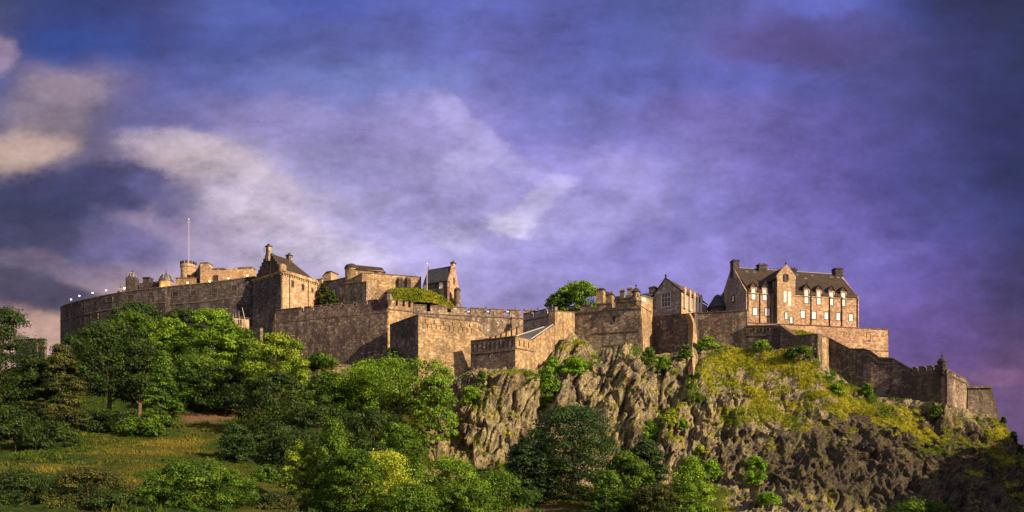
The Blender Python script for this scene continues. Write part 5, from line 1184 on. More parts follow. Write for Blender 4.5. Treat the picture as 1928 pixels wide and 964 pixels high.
for l_, x, y, Y, e_ in (('warm floodlight beside the very small lead dome', 234.5, 543, 257, 60), ('orange floodlight glowing below the large ribbed dome', 305, 541, 255, 150), ('orange floodlight on the low block under the round tower', 353.5, 532.5, 256.5, 150),
                        ('orange floodlight at the left foot of the roofless hall', 395, 530, 256, 150), ('long-glowing orange floodlight in the middle of the roofless hall', 430, 524, 254.6, 200), ('brightest orange floodlight beside the steep gabled tower', 466, 519, 253.6, 200)):
    flood(l_, x, y, Y, True, e_, 1.2)
# ---- cannons in the embrasures and people on the wall walk
def cannon(label, px, py, Y):
    p = at(px, py, Y); t = thing('cannon', label, 'cannon', (p[0], p[1], p[2]-0.6), 'cannons in the wall openings')
    mb = MB(); mb.tube([(p[0], p[1]+1.3, p[2]), (p[0], p[1]+0.9, p[2]+.02), (p[0], p[1]-0.9, p[2]+0.1), (p[0], p[1]-1.0, p[2]+0.1)], [0.2, 0.28, 0.17, 0.22], 10); put('barrel', mb, M['black'], t)
    mb = MB(); mb.hexa([(p[0]-.35, p[1]-.3, p[2]-.6), (p[0]+.35, p[1]-.3, p[2]-.6), (p[0]+.35, p[1]+1.3, p[2]-.6), (p[0]-.35, p[1]+1.3, p[2]-.6)], [(p[0]-.2, p[1]-.1, p[2]-.1), (p[0]+.2, p[1]-.1, p[2]-.1), (p[0]+.2, p[1]+1.1, p[2]-.1), (p[0]-.2, p[1]+1.1, p[2]-.1)]); put('carriage', mb, M['white'], t)
for l_, x, Y in (('cannon with pale carriage in the first gap left of the pale grey wall end', 882.5, 239), ('cannon with pale carriage in the middle gap of the middle curtain wall', 919, 241), ('cannon with pale carriage in the last gap before the pale grey wall', 956, 243)):
    cannon(l_, x, 584.5, Y)
M['coat'] = plain('dark_clothing', (0.03, 0.03, 0.045), 0.9, 0.2); M['skin'] = plain('skin', (0.45, 0.27, 0.2), 0.7, 0.05); M['coat2'] = plain('rust_clothing', (0.18, 0.05, 0.035), 0.9, 0.2)
def person(label, px, top_py, Y, coat='coat', lean=0.0):
    zt_ = (HY-top_py)/FPX*Y; x0 = (px-CX)/FPX*Y; h = 1.74; b_ = (x0, Y, zt_-h); t = thing('person', label, 'person', b_, 'visitors on the wall walk')
    V = [(0,0,0.98),(0,0,1.2),(lean*.1,0,1.42),(lean*.14,0,1.52),(lean*.16,-.02,1.64),
         (-.1,0,.9),(-.11,0,.5),(-.12,.02,.07),(.1,0,.9),(.12,-.03,.5),(.13,0,.07),
         (-.2+lean*.1,0,1.38),(-.27,-.06,1.12),(-.2,-.24,1.0),(.2+lean*.1,0,1.38),(.28,-.06,1.12),(.22,-.26,1.02),(-.13,-.1,.03),(.13,-.12,.03)]
    E = [(0,1),(1,2),(2,3),(3,4),(0,5),(5,6),(6,7),(0,8),(8,9),(9,10),(2,11),(11,12),(12,13),(2,14),(14,15),(15,16),(7,17),(10,18)]
    rr = [.15,.145,.15,.055,.105,.1,.07,.05,.1,.07,.05,.065,.05,.035,.065,.05,.035,.04,.04]
    me = bpy.data.meshes.new('person_body'); me.from_pydata(V, E, []); o = bpy.data.objects.new('body', me); COL.objects.link(o); o.parent = t
    sk = o.modifiers.new('skin', 'SKIN'); 
    for i, r_ in enumerate(rr): me.skin_vertices[0].data[i].radius = (r_, r_)
    me.skin_vertices[0].data[0].use_root = True
    ss = o.modifiers.new('sub', 'SUBSURF'); ss.levels = ss.render_levels = 1
    me.materials.append(M['skin'])
    mb = MB(); mb.lathe(b_, [(.2, .8), (.21, .98), (.2, 1.2), (.22, 1.36), (.12, 1.47)], 12); put('coat', mb, M[coat], t)
    mb = MB(); mb.lathe((b_[0]+lean*.16, b_[1]+.03, b_[2]+1.62), [(.115, -.02), (.12, .04), (.09, .11), (.03, .135)], 10); put('hair', mb, M['black'], t)
for l_, x, y, Y, cc, ln in (('person in dark coat standing highest, at a gap of the middle curtain wall', 915.5, 576, 243.5, 'coat', .2), ('person in dark coat behind the parapet left of the standing one', 903, 577.5, 243, 'coat', 0), ('person in rust coat looking over the merlon', 963, 580, 246, 'coat2', -.3),
                            ('person in dark coat bending at the last merlon', 971, 579, 247, 'coat', .5), ('person in dark coat near the corner of the pale grey wall', 987, 579.5, 241, 'coat', 0), ('person in rust coat at the middle of the pale grey wall', 1001, 580.5, 239.5, 'coat2', .2), ('person in dark coat closest to the hilltop tree', 1013, 577.5, 238.5, 'coat', 0)):
    person(l_, x, y, Y, cc, ln)
# small masts on walls
for l_, x, y0, y1, Y in (('thin post on the parapet of the long curtain wall', 708, 553, 566, 227), ('short greenish post at the foot of the hilltop tree', 1040, 574, 586, 230)):
    b_ = at(x, y1, Y); t = thing('iron_post', l_, 'post', b_); mb = MB(); mb.tube([b_, at(x, y0, Y)], 0.12, 6); put('shaft', mb, M['lead'], t)
    mb = MB(); mb.box(at(x, y0, Y), (.3, .1, .1)); put('crossbar', mb, M['lead'], t)

# ------------------------------------------------------------------ trees and shrubs
rs = np.random.RandomState(7)
def leafmat(name, dark, mid, light, tr=0.3):
    m, T, b, o = newmat(name)
    at_ = T.node('ShaderNodeAttribute'); at_.attribute_name = 'tint'
    c = T.ramp(at_.outputs['Fac'], [(0.0, dark), (0.5, mid), (1.0, light)], 'LINEAR')
    T.put(b.inputs['Base Color'], c); b.inputs['Roughness'].default_value = 0.6; b.inputs['Specular IOR Level'].default_value = 0.2
    tl = T.node('ShaderNodeBsdfTranslucent'); T.put(tl.inputs[0], T.mix(0.5, c, (0.25, 0.30, 0.02))); ms = T.node('ShaderNodeMixShader'); ms.inputs[0].default_value = tr
    T.l.new(b.outputs[0], ms.inputs[1]); T.l.new(tl.outputs[0], ms.inputs[2]); T.l.new(ms.outputs[0], o.inputs[0]); return m
LM = {'dark': leafmat('dark_foliage', (0.007,0.018,0.005), (0.018,0.042,0.008), (0.050,0.088,0.012), 0.15),
      'olive': leafmat('olive_foliage', (0.014,0.022,0.007), (0.038,0.050,0.012), (0.10,0.105,0.022), 0.2),
      'mid': leafmat('mid_green_foliage', (0.014,0.042,0.006), (0.052,0.120,0.010), (0.14,0.24,0.018)),
      'bright': leafmat('bright_green_foliage', (0.035,0.085,0.008), (0.12,0.24,0.015), (0.27,0.41,0.03)),
      'yellow': leafmat('yellow_green_foliage', (0.07,0.12,0.010), (0.23,0.31,0.022), (0.44,0.50,0.05)),
      'lime': leafmat('lime_foliage', (0.045,0.095,0.008), (0.16,0.26,0.018), (0.34,0.43,0.035)),
      'vivid': leafmat('vivid_spring_foliage', (0.05,0.14,0.008), (0.12,0.28,0.012), (0.22,0.38,0.02)),
      'conifer': leafmat('blue_green_foliage', (0.006,0.020,0.007), (0.018,0.048,0.012), (0.055,0.095,0.020), 0.12)}
def leaf_mesh(name, pos, nrm_, size, tint, mat):
    n = len(pos); up = rs.normal(size=(n, 3)); nn = nrm_/(np.linalg.norm(nrm_, axis=1, keepdims=True)+1e-9)
    e1 = np.cross(nn, up); e1 /= np.linalg.norm(e1, axis=1, keepdims=True)+1e-9; e2 = np.cross(nn, e1)
    s_ = size[:, None]; bend = nn*s_*0.22
    V = np.stack([pos-e1*s_, pos-e2*s_*0.62+bend, pos+e1*s_, pos+e2*s_*0.62+bend*0.6], 1).reshape(-1, 3)
    me = bpy.data.meshes.new(name); me.vertices.add(4*n); me.vertices.foreach_set('co', V.astype(np.float32).ravel())
    me.loops.add(4*n); me.loops.foreach_set('vertex_index', np.arange(4*n, dtype=np.int32)); me.polygons.add(n)
    me.polygons.foreach_set('loop_start', np.arange(n, dtype=np.int32)*4); me.polygons.foreach_set('loop_total', np.full(n, 4, np.int32)); me.update(calc_edges=True)
    a_ = me.attributes.new('tint', 'FLOAT', 'POINT'); a_.data.foreach_set('value', np.repeat(tint, 4).astype(np.float32)); me.materials.append(mat); return me
SH = {'dome': lambda t: np.sqrt(np.clip(1-((t-0.38)/0.64)**2, 0, 1)), 'cone': lambda t: np.clip(1.02-t, 0, 1)**0.75*np.clip(0.55+t*3, 0, 1),
      'column': lambda t: np.clip(np.sin(np.pi*np.clip(t*0.86+0.14, 0, 1))**0.45, 0, 1), 'wide': lambda t: np.sqrt(np.clip(1-((t-0.5)/0.54)**2, 0, 1)), 'bush': lambda t: np.sqrt(np.clip(1-t*t*0.97, 0, 1))}
WK = 1.27
def tree(kind, label, px, top, Y, wpx, leaf='mid', shape='dome', cb=0.12, cat='tree', group='trees on the castle slope', base=None, dens=1.0, lean=0.0, tops=None, flat=0.75, n_leaf=None, clump=0.115, seed=None):
    """px, top row and width as seen; Y distance; cb share of the height below the crown"""
    zg = ground(px, Y)-0.3 if base is None else base
    x0 = (px-CX)/FPX*Y; zt_ = (HY-top)/FPX*Y; h = zt_-zg; W = wpx/FPX*Y/2*WK
    t = thing(kind, label, cat, (x0, Y, zg), group)
    r = np.random.RandomState(seed or int(px*7+Y)); hc = h*(1-cb); z0 = h*cb
    rc0 = max(0.32, clump*2*W*(1 if shape != 'cone' else 0.9)); area = 2*math.pi*W*W*0.6+2*math.pi*W*hc*0.6
    nc = int(min(420, max(26, dens*area/(rc0*rc0*1.9))))
    # unevenness of the outline: a few big lobes
    la = r.uniform(0, 2*np.pi, 7); lt = r.uniform(0.1, 0.9, 7); lw = r.uniform(-0.26, 0.22, 7)
    tt_ = r.uniform(0, 1, nc)**0.85; an = r.uniform(0, 2*np.pi, nc)
    Rr = SH[shape](tt_)*(1+sum(w_*np.exp(-((np.abs((an-a_+np.pi) % (2*np.pi)-np.pi)/0.7)**2+((tt_-q_)/0.2)**2)) for a_, q_, w_ in zip(la, lt, lw)))
    rad = Rr*W*np.where(r.uniform(size=nc) < 0.7, r.uniform(0.78, 1.0, nc), r.uniform(0.2, 0.8, nc))
    rcs = rc0*r.choice([0.45, 0.7, 1.0, 1.3], nc, p=[0.2, 0.25, 0.35, 0.2])*r.uniform(0.85, 1.15, nc)
    cz = z0+tt_*hc*0.97; cz = np.minimum(cz, h-rcs*0.6)
    C = np.stack([np.cos(an)*np.maximum(rad-rcs*0.4, 0)+lean*cz, np.sin(an)*np.maximum(rad-rcs*0.4, 0), cz], 1)
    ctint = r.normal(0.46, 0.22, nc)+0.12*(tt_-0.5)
    # leaf size follows the distance, so near bushes get small leaves
    ls = np.clip(Y/800.0, 0.10, 0.30)*1.05
    per = int(np.clip(6.2*(rc0/ls)**2*0.62, 22, 170)); 
    idx = np.repeat(np.arange(nc), per); n = len(idx)
    d = r.normal(size=(n, 3)); d /= np.linalg.norm(d, axis=1, keepdims=True); d[:, 2] = np.where(d[:, 2] < -0.35, -d[:, 2], d[:, 2])
    pos = C[idx]+d*(rcs[idx]*np.where(r.uniform(size=n) < 0.12, r.uniform(1.1, 1.45, n), r.uniform(0.55, 1.1, n)))[:, None]*np.array([1, 1, flat]); 
    nn = d+r.normal(size=(n, 3))*0.36+np.array([0, 0, 0.25])
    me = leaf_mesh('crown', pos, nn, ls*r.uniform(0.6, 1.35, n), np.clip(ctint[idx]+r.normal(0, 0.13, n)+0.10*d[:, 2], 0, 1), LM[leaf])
    o = bpy.data.objects.new('crown', me); COL.objects.link(o); o.parent = t
    # trunk and limbs
    mb = MB(); tr = max(0.08, min(0.5, h*0.022)); zc_ = z0+hc*0.6
    bx, by = r.normal(0, 0.02, 2)*h
    mb.tube([(x0, Y, zg-0.6), (x0+bx*.3, Y, zg+h*0.12), (x0+bx+lean*zc_*.5, Y+by*.6, zg+zc_*0.6), (x0+lean*zc_, Y+by, zg+zc_), (x0+lean*h*.85, Y+by, zg+h*0.86)], [tr*1.35, tr, tr*0.75, tr*0.45, tr*0.15], 8)
    for k in range(6 if h > 4 else 3):
        z1 = h*(0.14+0.08*k)+z0*0.3; a_ = r.uniform(0, 6.28); rl = min(W, hc*0.5)*r.uniform(0.35, 0.6)
        q0 = (x0+bx*.6+lean*z1, Y+by*.4, zg+z1); q1 = (q0[0]+math.cos(a_)*rl*.5, q0[1]+math.sin(a_)*rl*.5, q0[2]+rl*.35); q2 = (q0[0]+math.cos(a_)*rl, q0[1]+math.sin(a_)*rl, q0[2]+rl*.95)
        mb.tube([q0, q1, q2], [tr*0.5, tr*0.3, tr*0.1], 6)
    put('trunk', mb, M['bark'], t)
    return t
T_ = tree
# far row against the walls
T_('broadleaf_tree', 'dark tree reaching furthest up against the round battery wall', 258, 571, 236, 92, 'dark', 'dome', 0.05)
T_('broadleaf_tree', 'low dark tree top between the two tall trees right of the battery step', 345, 583, 234, 66, 'dark', 'dome', 0.05)
T_('broadleaf_tree', 'dark rounded tree directly left of the big dark oak, below the battery', 165, 622, 222, 84, 'dark', 'dome', 0.05)
T_('broadleaf_tree', 'olive dome-shaped tree filling the gap under the battery openings', 245, 590, 224, 104, 'mid', 'dome', 0.05)
T_('broadleaf_tree', 'yellowish-green round tree left of the tallest bright tree', 322, 599, 218, 68, 'bright', 'dome', 0.06)
T_('broadleaf_tree', 'tallest bright green tree, in front of the wall left of the lodge', 398, 583, 212, 92, 'bright', 'dome', 0.05)
T_('broadleaf_tree', 'mid green tree half hiding the small lodge', 452, 618, 216, 74, 'mid', 'dome', 0.05)
T_('broadleaf_tree', 'small dark tree between the lodge and the yellow-topped tree', 478, 655, 214, 60, 'dark', 'dome', 0.05)
# main wood
T_('dark_oak', 'huge dark spreading tree at the extreme left edge', 2, 581, 158, 128, 'dark', 'dome', 0.08)
T_('dark_oak', 'black-green tree behind the layered olive tree near the left edge', 68, 688, 160, 100, 'dark', 'dome', 0.1)
T_('layered_tree', 'olive tree with layered boughs and a visible trunk, at the left edge of the meadow', 118, 648, 156, 96, 'olive', 'cone', 0.09, flat=0.45)
T_('dark_oak', 'broad dark green tree with pale forked trunk in the middle of the left wood', 205, 610, 176, 124, 'dark', 'dome', 0.32)
T_('dark_oak', 'dark tree behind the pale forked trunk, right of the broad dark tree', 262, 640, 180, 90, 'dark', 'dome', 0.25)
T_('broadleaf_tree', 'feathery lighter green tree standing forward at the meadow edge', 308, 660, 166, 78, 'mid', 'cone', 0.04, flat=0.5)
T_('broadleaf_tree', 'dense green tree right of the feathery one', 372, 672, 196, 96, 'mid', 'dome', 0.08)
T_('dark_oak', 'deep shadowed tree under the tallest bright tree', 425, 690, 194, 110, 'dark', 'dome', 0.08)
T_('broadleaf_tree', 'tree with a yellow-green sunlit head in front of the long curtain wall', 521, 629, 192, 104, 'lime', 'dome', 0.28)
T_('dark_oak', 'dark lower tree directly under the yellow-green head', 512, 705, 166, 128, 'dark', 'dome', 0.06)
T_('round_shrub', 'small dark green shrub against the foot of the long curtain wall', 602, 667, 220, 56, 'mid', 'bush', 0.02, 'shrub')
T_('dark_oak', 'dark tree between the yellow-headed tree and the big bright one', 618, 702, 184, 92, 'mid', 'dome', 0.06)
T_('dark_oak', 'low black-green tree at the bottom of the gap in the wood', 600, 765, 160, 110, 'dark', 'dome', 0.04)
T_('broadleaf_tree', 'small yellow-green crown behind the big bright tree', 686, 680, 206, 44, 'yellow', 'dome', 0.1)
T_('spreading_tree', 'big spreading bright green tree below the lower bastion', 752, 684, 186, 176, 'bright', 'wide', 0.42, clump=0.10)
T_('spreading_tree', 'right-hand bough crown of bright green leaves hanging over the crag', 822, 708, 180, 66, 'bright', 'dome', 0.3, lean=0.0)
T_('broadleaf_tree', 'left shoulder tree of the big spreading one, mid green', 676, 712, 188, 80, 'bright', 'dome', 0.2)
T_('dark_oak', 'dark undergrowth tree beneath the big spreading bright tree', 705, 775, 160, 120, 'dark', 'dome', 0.04)
T_('broadleaf_tree', 'dark ivy-hung tree at the foot of the spreading tree, beside the crag', 752, 800, 152, 84, 'mid', 'column', 0.04)
T_('round_shrub', 'low dark undergrowth at the left edge below the huge dark tree', 30, 770, 140, 90, 'dark', 'bush', 0.02, 'shrub', 'undergrowth along the wood')
T_('round_shrub', 'dark undergrowth under the layered olive tree', 95, 795, 146, 80, 'dark', 'bush', 0.02, 'shrub', 'undergrowth along the wood')
T_('round_shrub', 'dark undergrowth between the layered olive and the feathery tree', 200, 775, 166, 110, 'dark', 'bush', 0.02, 'shrub', 'undergrowth along the wood')
T_('round_shrub', 'low green undergrowth at the foot of the feathery tree', 268, 788, 160, 70, 'mid', 'bush', 0.02, 'shrub', 'undergrowth along the wood')
T_('round_shrub', 'dark undergrowth at the wood edge right of the bare earth path', 520, 800, 150, 90, 'dark', 'bush', 0.02, 'shrub', 'undergrowth along the wood')
T_('round_shrub', 'dark bushes behind the pale yellow-green shrub', 560, 812, 140, 110, 'dark', 'bush', 0.02, 'shrub', 'undergrowth along the wood')
T_('round_shrub', 'dark green bush right of the small narrow tree on the meadow', 500, 880, 118, 50, 'mid', 'bush', 0.02, 'shrub', 'undergrowth along the wood')
T_('round_shrub', 'dark green bush behind the pointed foreground tree on its right', 690, 835, 130, 120, 'dark', 'bush', 0.02, 'shrub', 'undergrowth along the wood')
T_('round_shrub', 'dark green bush filling the foot of the crag left of the yew', 905, 885, 150, 110, 'dark', 'bush', 0.02, 'shrub', 'undergrowth along the wood')
T_('small_tree', 'small narrow blue-green tree alone on the meadow', 447, 800, 136, 56, 'conifer', 'column', 0.08)
# foreground
T_('conical_tree', 'upright dense green tree in the foreground with a pointed crown', 630, 797, 100, 104, 'mid', 'cone', 0.02, flat=1.0)
T_('conical_tree', 'lower shoulder of dense green foliage right of the pointed foreground tree', 668, 848, 98, 84, 'mid', 'dome', 0.02)
T_('pale_shrub', 'pale yellow-green shrub left of the pointed foreground tree', 572, 832, 103, 74, 'lime', 'bush', 0.02, 'shrub', 'bushes in the foreground')
T_('pale_shrub', 'wide pale yellow-green bush right of the pointed foreground tree', 726, 852, 102, 140, 'yellow', 'bush', 0.02, 'shrub', 'bushes in the foreground')
T_('pale_shrub', 'lower yellow-green bush at the bottom edge between two bigger ones', 770, 912, 95, 110, 'mid', 'bush', 0.02, 'shrub', 'bushes in the foreground')
T_('round_shrub', 'bright green dome-shaped bush near the foot of the crag', 845, 864, 106, 134, 'bright', 'bush', 0.02, 'shrub', 'bushes in the foreground')
T_('round_shrub', 'dark green bush at the bottom edge under the dome-shaped bright one', 880, 918, 98, 110, 'mid', 'bush', 0.02, 'shrub', 'bushes in the foreground')
T_('round_shrub', 'wide dark-green bush at the bottom, left of the pointed foreground tree', 372, 868, 86, 180, 'mid', 'bush', 0.02, 'shrub', 'bushes in the foreground', clump=0.07)
T_('round_shrub', 'green bush at the bottom edge between the wide dark bush and pointed tree', 520, 930, 88, 80, 'olive', 'bush', 0.02, 'shrub', 'bushes in the foreground')
T_('round_shrub', 'golden-topped bush in the bottom left, second from the edge', 166, 884, 84, 130, 'olive', 'bush', 0.02, 'shrub', 'bushes in the foreground')
T_('round_shrub', 'dark bush in the bottom left corner', 40, 888, 83, 130, 'dark', 'bush', 0.02, 'shrub', 'bushes in the foreground')
T_('round_shrub', 'small black-green bush on the bottom edge under the golden-topped one', 215, 926, 81, 90, 'dark', 'bush', 0.02, 'shrub', 'bushes in the foreground')
T_('round_shrub', 'dark green bush on the bottom edge beside the great dark yew', 940, 890, 112, 130, 'mid', 'bush', 0.02, 'shrub', 'bushes in the foreground')
# foot of the crag
T_('great_yew', 'great dark yew with layered boughs against the middle of the crag', 1075, 762, 150, 150, 'conifer', 'column', 0.03, flat=0.5, clump=0.13, dens=2.3)
T_('great_yew', 'lower left skirt of dark yew foliage at the foot of the crag', 1000, 822, 146, 80, 'conifer', 'column', 0.03, flat=0.55, dens=2.2)
T_('layered_tree', 'dark layered conifer on the right shoulder of the great yew', 1216, 826, 146, 64, 'conifer', 'column', 0.03, flat=0.5, dens=2.2)
T_('broadleaf_tree', 'mid green tree with billowing crown between the yew and the layered conifer', 1178, 852, 134, 80, 'mid', 'column', 0.03)
T_('broadleaf_tree', 'small round green tree at the bottom, in front of the great yew', 1142, 886, 128, 56, 'mid', 'dome', 0.03)
T_('broadleaf_tree', 'green tree with drooping boughs standing apart at the bottom, right of centre', 1300, 862, 128, 96, 'bright', 'cone', 0.03)
T_('broadleaf_tree', 'olive low tree on the bottom edge between two green trees', 1240, 915, 126, 80, 'olive', 'dome', 0.03)
# shrubs clinging to the crag: label, px, top, foot, Y, width, leaf
G_px = CX+FPX*G_world[:, 0]/G_world[:, 1]; G_py = HY-FPX*G_world[:, 2]/G_world[:, 1]
sel = (lf > 2.0) & (lf < 5.0)
Gs_px, Gs_py, Gs = G_px[sel], G_py[sel], G_world[sel]
def on_rock(px, py):
    """nearest surface point seen at that spot"""
    d = (Gs_px-px)**2+(Gs_py-py)**2; c = np.where(d < d.min()+9)[0]; return Gs[c[np.argmin(Gs[c, 1])]]
for l_, px, top, foot, wd, lf_, sh_ in (
    ('vivid yellow-green sapling on the dark lower crag right of centre', 1421, 860, 912, 38, 'vivid', 'column'),
    ('vivid green shrub on the bottom edge below the bright sapling', 1447, 928, 972, 42, 'vivid', 'bush'),
    ('fresh green twiggy shrub at the right side of the drooping green tree', 1340, 866, 905, 34, 'vivid', 'bush'),
    ('small upright green shrub at the foot of the long descending wall', 1632, 722, 746, 18, 'bright', 'column'),
    ('dark green rounded shrub below the far right bastion', 1762, 764, 782, 22, 'mid', 'bush'),
    ('green shrub on the bottom edge at the right', 1722, 944, 975, 90, 'mid', 'bush'),
    ('ivy mass hanging in the cleft below the climbing wall', 1032, 690, 762, 30, 'bright', 'column'),
    ('upper ivy clump right under the foot of the climbing wall', 1040, 672, 706, 26, 'vivid', 'bush'),
    ('bright ground ivy on the ledge below the ochre corner wall', 1085, 678, 702, 52, 'vivid', 'bush'),
    ('dark green bush at the foot of the sunlit wall end', 1222, 655, 690, 24, 'mid', 'bush'),
    ('low green bush beneath the shaded outer wall', 1243, 672, 696, 44, 'bright', 'bush'),
    ('dark shrub by the foot of the curved buttress', 1290, 650, 680, 24, 'mid', 'bush'),
    ('green shrub right of the curved buttress on the sunny slope', 1330, 636, 660, 34, 'bright', 'bush'),
    ('small dark bush in the angle of the lower bastion', 738, 655, 690, 26, 'dark', 'bush'),
    ('green tuft bush at the foot of the small bastion', 906, 700, 728, 22, 'mid', 'bush'),
    ('low green shrub in the gully left of the pale cliff', 885, 730, 760, 40, 'bright', 'bush'),
    ('green shrub halfway down the diagonal gully', 1222, 792, 835, 40, 'bright', 'bush'),
    ('shrub at the mouth of the diagonal gully, yellow-green', 1262, 772, 800, 26, 'yellow', 'bush'),
    ('tiny green shrub on the pale rib right of the gully', 1286, 790, 806, 16, 'bright', 'bush'),
    ('tiny pale green shrub low on the rib right of the gully', 1318, 838, 858, 16, 'yellow', 'bush'),
    ('green bush along the top of the grassy slope below the low gun parapet', 1434, 642, 662, 30, 'bright', 'bush'),
    ('dark green low bush under the jutting bastion', 1505, 655, 672, 44, 'mid', 'bush'),
    ('green bush on the slope below the bastion flank', 1575, 722, 742, 26, 'bright', 'bush'),
    ('dark little tree on the right skyline below the last bastion', 1889, 786, 798, 7, 'dark', 'column'),
    ('second dark little tree lower on the right skyline', 1908, 813, 826, 9, 'dark', 'bush'),
    ('third dark little bush on the right skyline at the frame edge', 1922, 838, 850, 9, 'dark', 'bush')):
    g_ = on_rock(px, foot); Y = g_[1]+0.8
    T_('crag_shrub', l_, px, top, Y, wd, lf_, sh_, 0.03, 'shrub', 'shrubs growing on the crag', base=g_[2]-0.3, clump=0.17)
# hilltop
T_('hilltop_tree', 'round glossy green tree on the castle wall, right of centre', 1086, 533, 246, 84, 'bright', 'dome', 0.3, base=52, clump=0.12)
T_('hilltop_tree', 'lower dark lobe-shaped tree left of the round glossy one on the wall', 1052, 555, 244, 46, 'mid', 'dome', 0.3, base=54)
T_('round_shrub', 'dark bush behind the long curtain wall, right of the steep gabled tower', 625, 548, 244, 26, 'dark', 'bush', 0.02, 'shrub', 'bushes inside the walls', base=58)
T_('round_shrub', 'olive bush beside the dark bush right of the steep gabled tower', 609, 534, 251, 26, 'olive', 'bush', 0.02, 'shrub', 'bushes inside the walls', base=60)

# ------------------------------------------------------------------ grassy banks inside the walls
bank_pts = []
def bank(name, label, line, Yf, Yb, drop, mat):
    """line of the crest as seen (px, row), front foot `drop` rows lower"""
    cols = []; xs = np.linspace(line[0][0], line[-1][0], 60); ys = np.interp(xs, [l[0] for l in line], [l[1] for l in line])
    rows_ = []
    for q_ in np.linspace(0, 1, 14):
        Yq = Yf+(Yb-Yf)*q_; yr = ys+drop*(1-math.sin(q_*math.pi/2)**0.8); rows_.append(np.stack([(xs-CX)/FPX*Yq, np.full(60, Yq), (HY-yr)/FPX*Yq], 1))
    Yq = Yb+6; rows_.append(np.stack([(xs-CX)/FPX*Yq, np.full(60, Yq), (HY-ys)/FPX*Yb-1.5], 1)); Yq = Yb+6.2; rows_.append(np.stack([(xs-CX)/FPX*Yq, np.full(60, Yq), (HY-ys)/FPX*Yb-8], 1))
    G_ = np.array(rows_); n_ = fbm(G_.reshape(-1, 3)/2.0, 3, 55).reshape(G_.shape[:2]); G_[..., 2] += (n_-0.5)*1.0
    z = np.zeros(G_.shape[0]*G_.shape[1]); me = grid_mesh(name, G_, dict(grass=z+1, green=fbm(G_.reshape(-1, 3)/3, 2, 56), bare=z, meadow=z, seared=z, rock_shade=z), mat)
    o = bpy.data.objects.new(name, me); COL.objects.link(o); tag(o, label, 'bank', kind='structure'); bank_pts.append(G_[:14].reshape(-1, 3))
bank('grass_bank', 'sunny yellow-green grass bank inside the walls', [(736,546),(760,545),(800,546.5),(822,550),(840,556),(856,565),(862,569)], 241.5, 248, 22, M['rock'])
bank('terrace_bank', 'sliver of bright grass behind the sloping wall', [(1474,621),(1490,624),(1510,627),(1535,630.5),(1552,636)], 225, 231, 22, M['rock'])

# ------------------------------------------------------------------ long grass and ground cover
def grassmat():
    m, T, b, o = newmat('long_grass'); A = lambda n: (lambda nd: (setattr(nd, 'attribute_name', n), nd.outputs['Fac'])[1])(T.node('ShaderNodeAttribute'))
    g = T.node('ShaderNodeNewGeometry'); n2 = T.noise(g.outputs['Position'], 1.2, 3, 0.6)
    yel = T.mix(T.rng(n2, 0.35, 0.62), (0.19,0.20,0.016), (0.48,0.46,0.045)); grn = T.mix(T.rng(n2, 0.35, 0.62), (0.045,0.085,0.012), (0.12,0.20,0.02))
    c = T.mix(A('green'), yel, grn); md = T.mix(T.rng(n2, 0.35, 0.62), (0.015,0.036,0.007), (0.062,0.108,0.013)); md = T.mix(A('seared'), md, (0.18,0.155,0.026)); c = T.mix(A('meadow'), c, md)
    T.put(b.inputs['Base Color'], c); b.inputs['Roughness'].default_value = 0.8; b.inputs['Specular IOR Level'].default_value = 0.1
    tl = T.node('ShaderNodeBsdfTranslucent'); T.put(tl.inputs[0], c); ms = T.node('ShaderNodeMixShader'); ms.inputs[0].default_value = 0.3
    T.l.new(b.outputs[0], ms.inputs[1]); T.l.new(tl.outputs[0], ms.inputs[2]); T.l.new(ms.outputs[0], o.inputs[0]); return m
M['grass'] = grassmat()
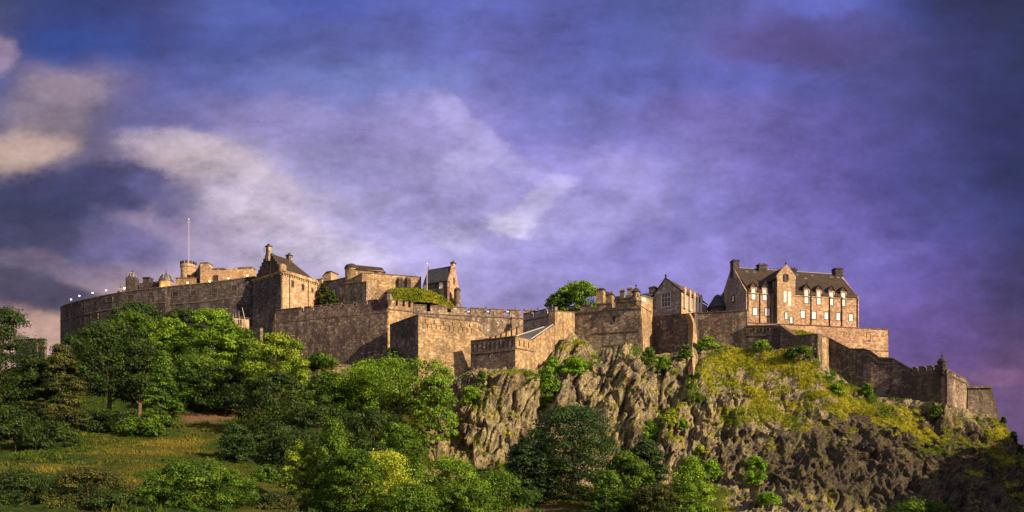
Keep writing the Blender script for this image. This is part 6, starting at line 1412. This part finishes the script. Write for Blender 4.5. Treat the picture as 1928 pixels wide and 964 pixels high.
def tufts(name, label, pts, at_, hgt, nb=4):
    n = len(pts); k = np.repeat(np.arange(n), nb); r = np.random.RandomState(len(pts)); m_ = len(k)
    a_ = r.uniform(0, 2*np.pi, m_); hh = hgt[k]*r.uniform(0.6, 1.3, m_); w_ = hh*r.uniform(0.16, 0.34, m_)
    b0 = pts[k]+np.stack([r.normal(0, 0.22, m_), r.normal(0, 0.22, m_), np.full(m_, -0.06)], 1); dx_ = np.stack([np.cos(a_), np.sin(a_), np.zeros(m_)], 1)
    tip = b0+np.stack([r.normal(0, 0.35, m_)*hh, r.normal(0, 0.35, m_)*hh, hh], 1)
    V = np.stack([b0-dx_*w_[:, None], b0+dx_*w_[:, None], tip], 1).reshape(-1, 3)
    me = bpy.data.meshes.new(name); me.vertices.add(3*m_); me.vertices.foreach_set('co', V.astype(np.float32).ravel()); me.loops.add(3*m_); me.loops.foreach_set('vertex_index', np.arange(3*m_, dtype=np.int32))
    me.polygons.add(m_); me.polygons.foreach_set('loop_start', np.arange(m_, dtype=np.int32)*3); me.polygons.foreach_set('loop_total', np.full(m_, 3, np.int32)); me.update(calc_edges=True)
    for q_, v_ in at_.items(): z = me.attributes.new(q_, 'FLOAT', 'POINT'); z.data.foreach_set('value', np.repeat(v_[k], 3).astype(np.float32))
    me.materials.append(M['grass']); o = bpy.data.objects.new(name, me); COL.objects.link(o); tag(o, label, 'grass', kind='stuff')
r2 = np.random.RandomState(5)
vis = (G_px > -30) & (G_px < 1960) & (G_py > 560) & (G_py < 985)
area_w = vis & (lf < 5.02)
def scatter(mask, n, wgt=None):
    i = np.where(mask)[0]; p_ = None
    if wgt is not None: p_ = wgt[i]/wgt[i].sum()
    j = r2.choice(i, n, p=p_); return j
j = scatter(area_w & (rocky > 0.3) & (grass > 0.6), 60000)
jit = r2.normal(0, 0.18, (len(j), 3))*np.array([1, 1, 0.2])
tufts('crag_grass', 'yellow and green grass growing in tufts on the crag ledges', G_world[j]+jit, dict(green=green[j], meadow=meadow[j]*0, seared=seared[j]*0), r2.uniform(0.18, 0.48, len(j))*np.clip(G_world[j, 1]/230, .5, 1))
cellw = G_world[:, 1]**1.0
j = scatter(area_w & (meadow > 0.5) & (lf > 0.5) & (bare < 0.5) & (G_px < 1400), 90000)
clmp = fbm(G_world[j]/3.0, 3, 77)
tufts('meadow_grass', 'rough meadow grass with seared ochre patches', G_world[j]+r2.normal(0, 0.3, (len(j), 3))*np.array([1, 1, 0.1]), dict(green=green[j], meadow=meadow[j], seared=np.clip(seared[j]+r2.normal(0, .12, len(j)), 0, 1)), (0.14+1.0*np.clip(clmp-0.45, 0, 1)*2.0)*r2.uniform(0.6, 1.2, len(j)))
bp_ = np.concatenate(bank_pts); j = r2.choice(len(bp_), 9000); z_ = bp_[j]+r2.normal(0, 0.35, (len(j), 3))*np.array([1, .6, 0.15])
tufts('bank_grass', 'long sunlit grass on the banks inside the walls', z_, dict(green=np.clip(fbm(z_/3, 2, 56)*1.2-0.1, 0, 1), meadow=np.zeros(len(j)), seared=np.zeros(len(j))), r2.uniform(0.25, 0.6, len(j)))
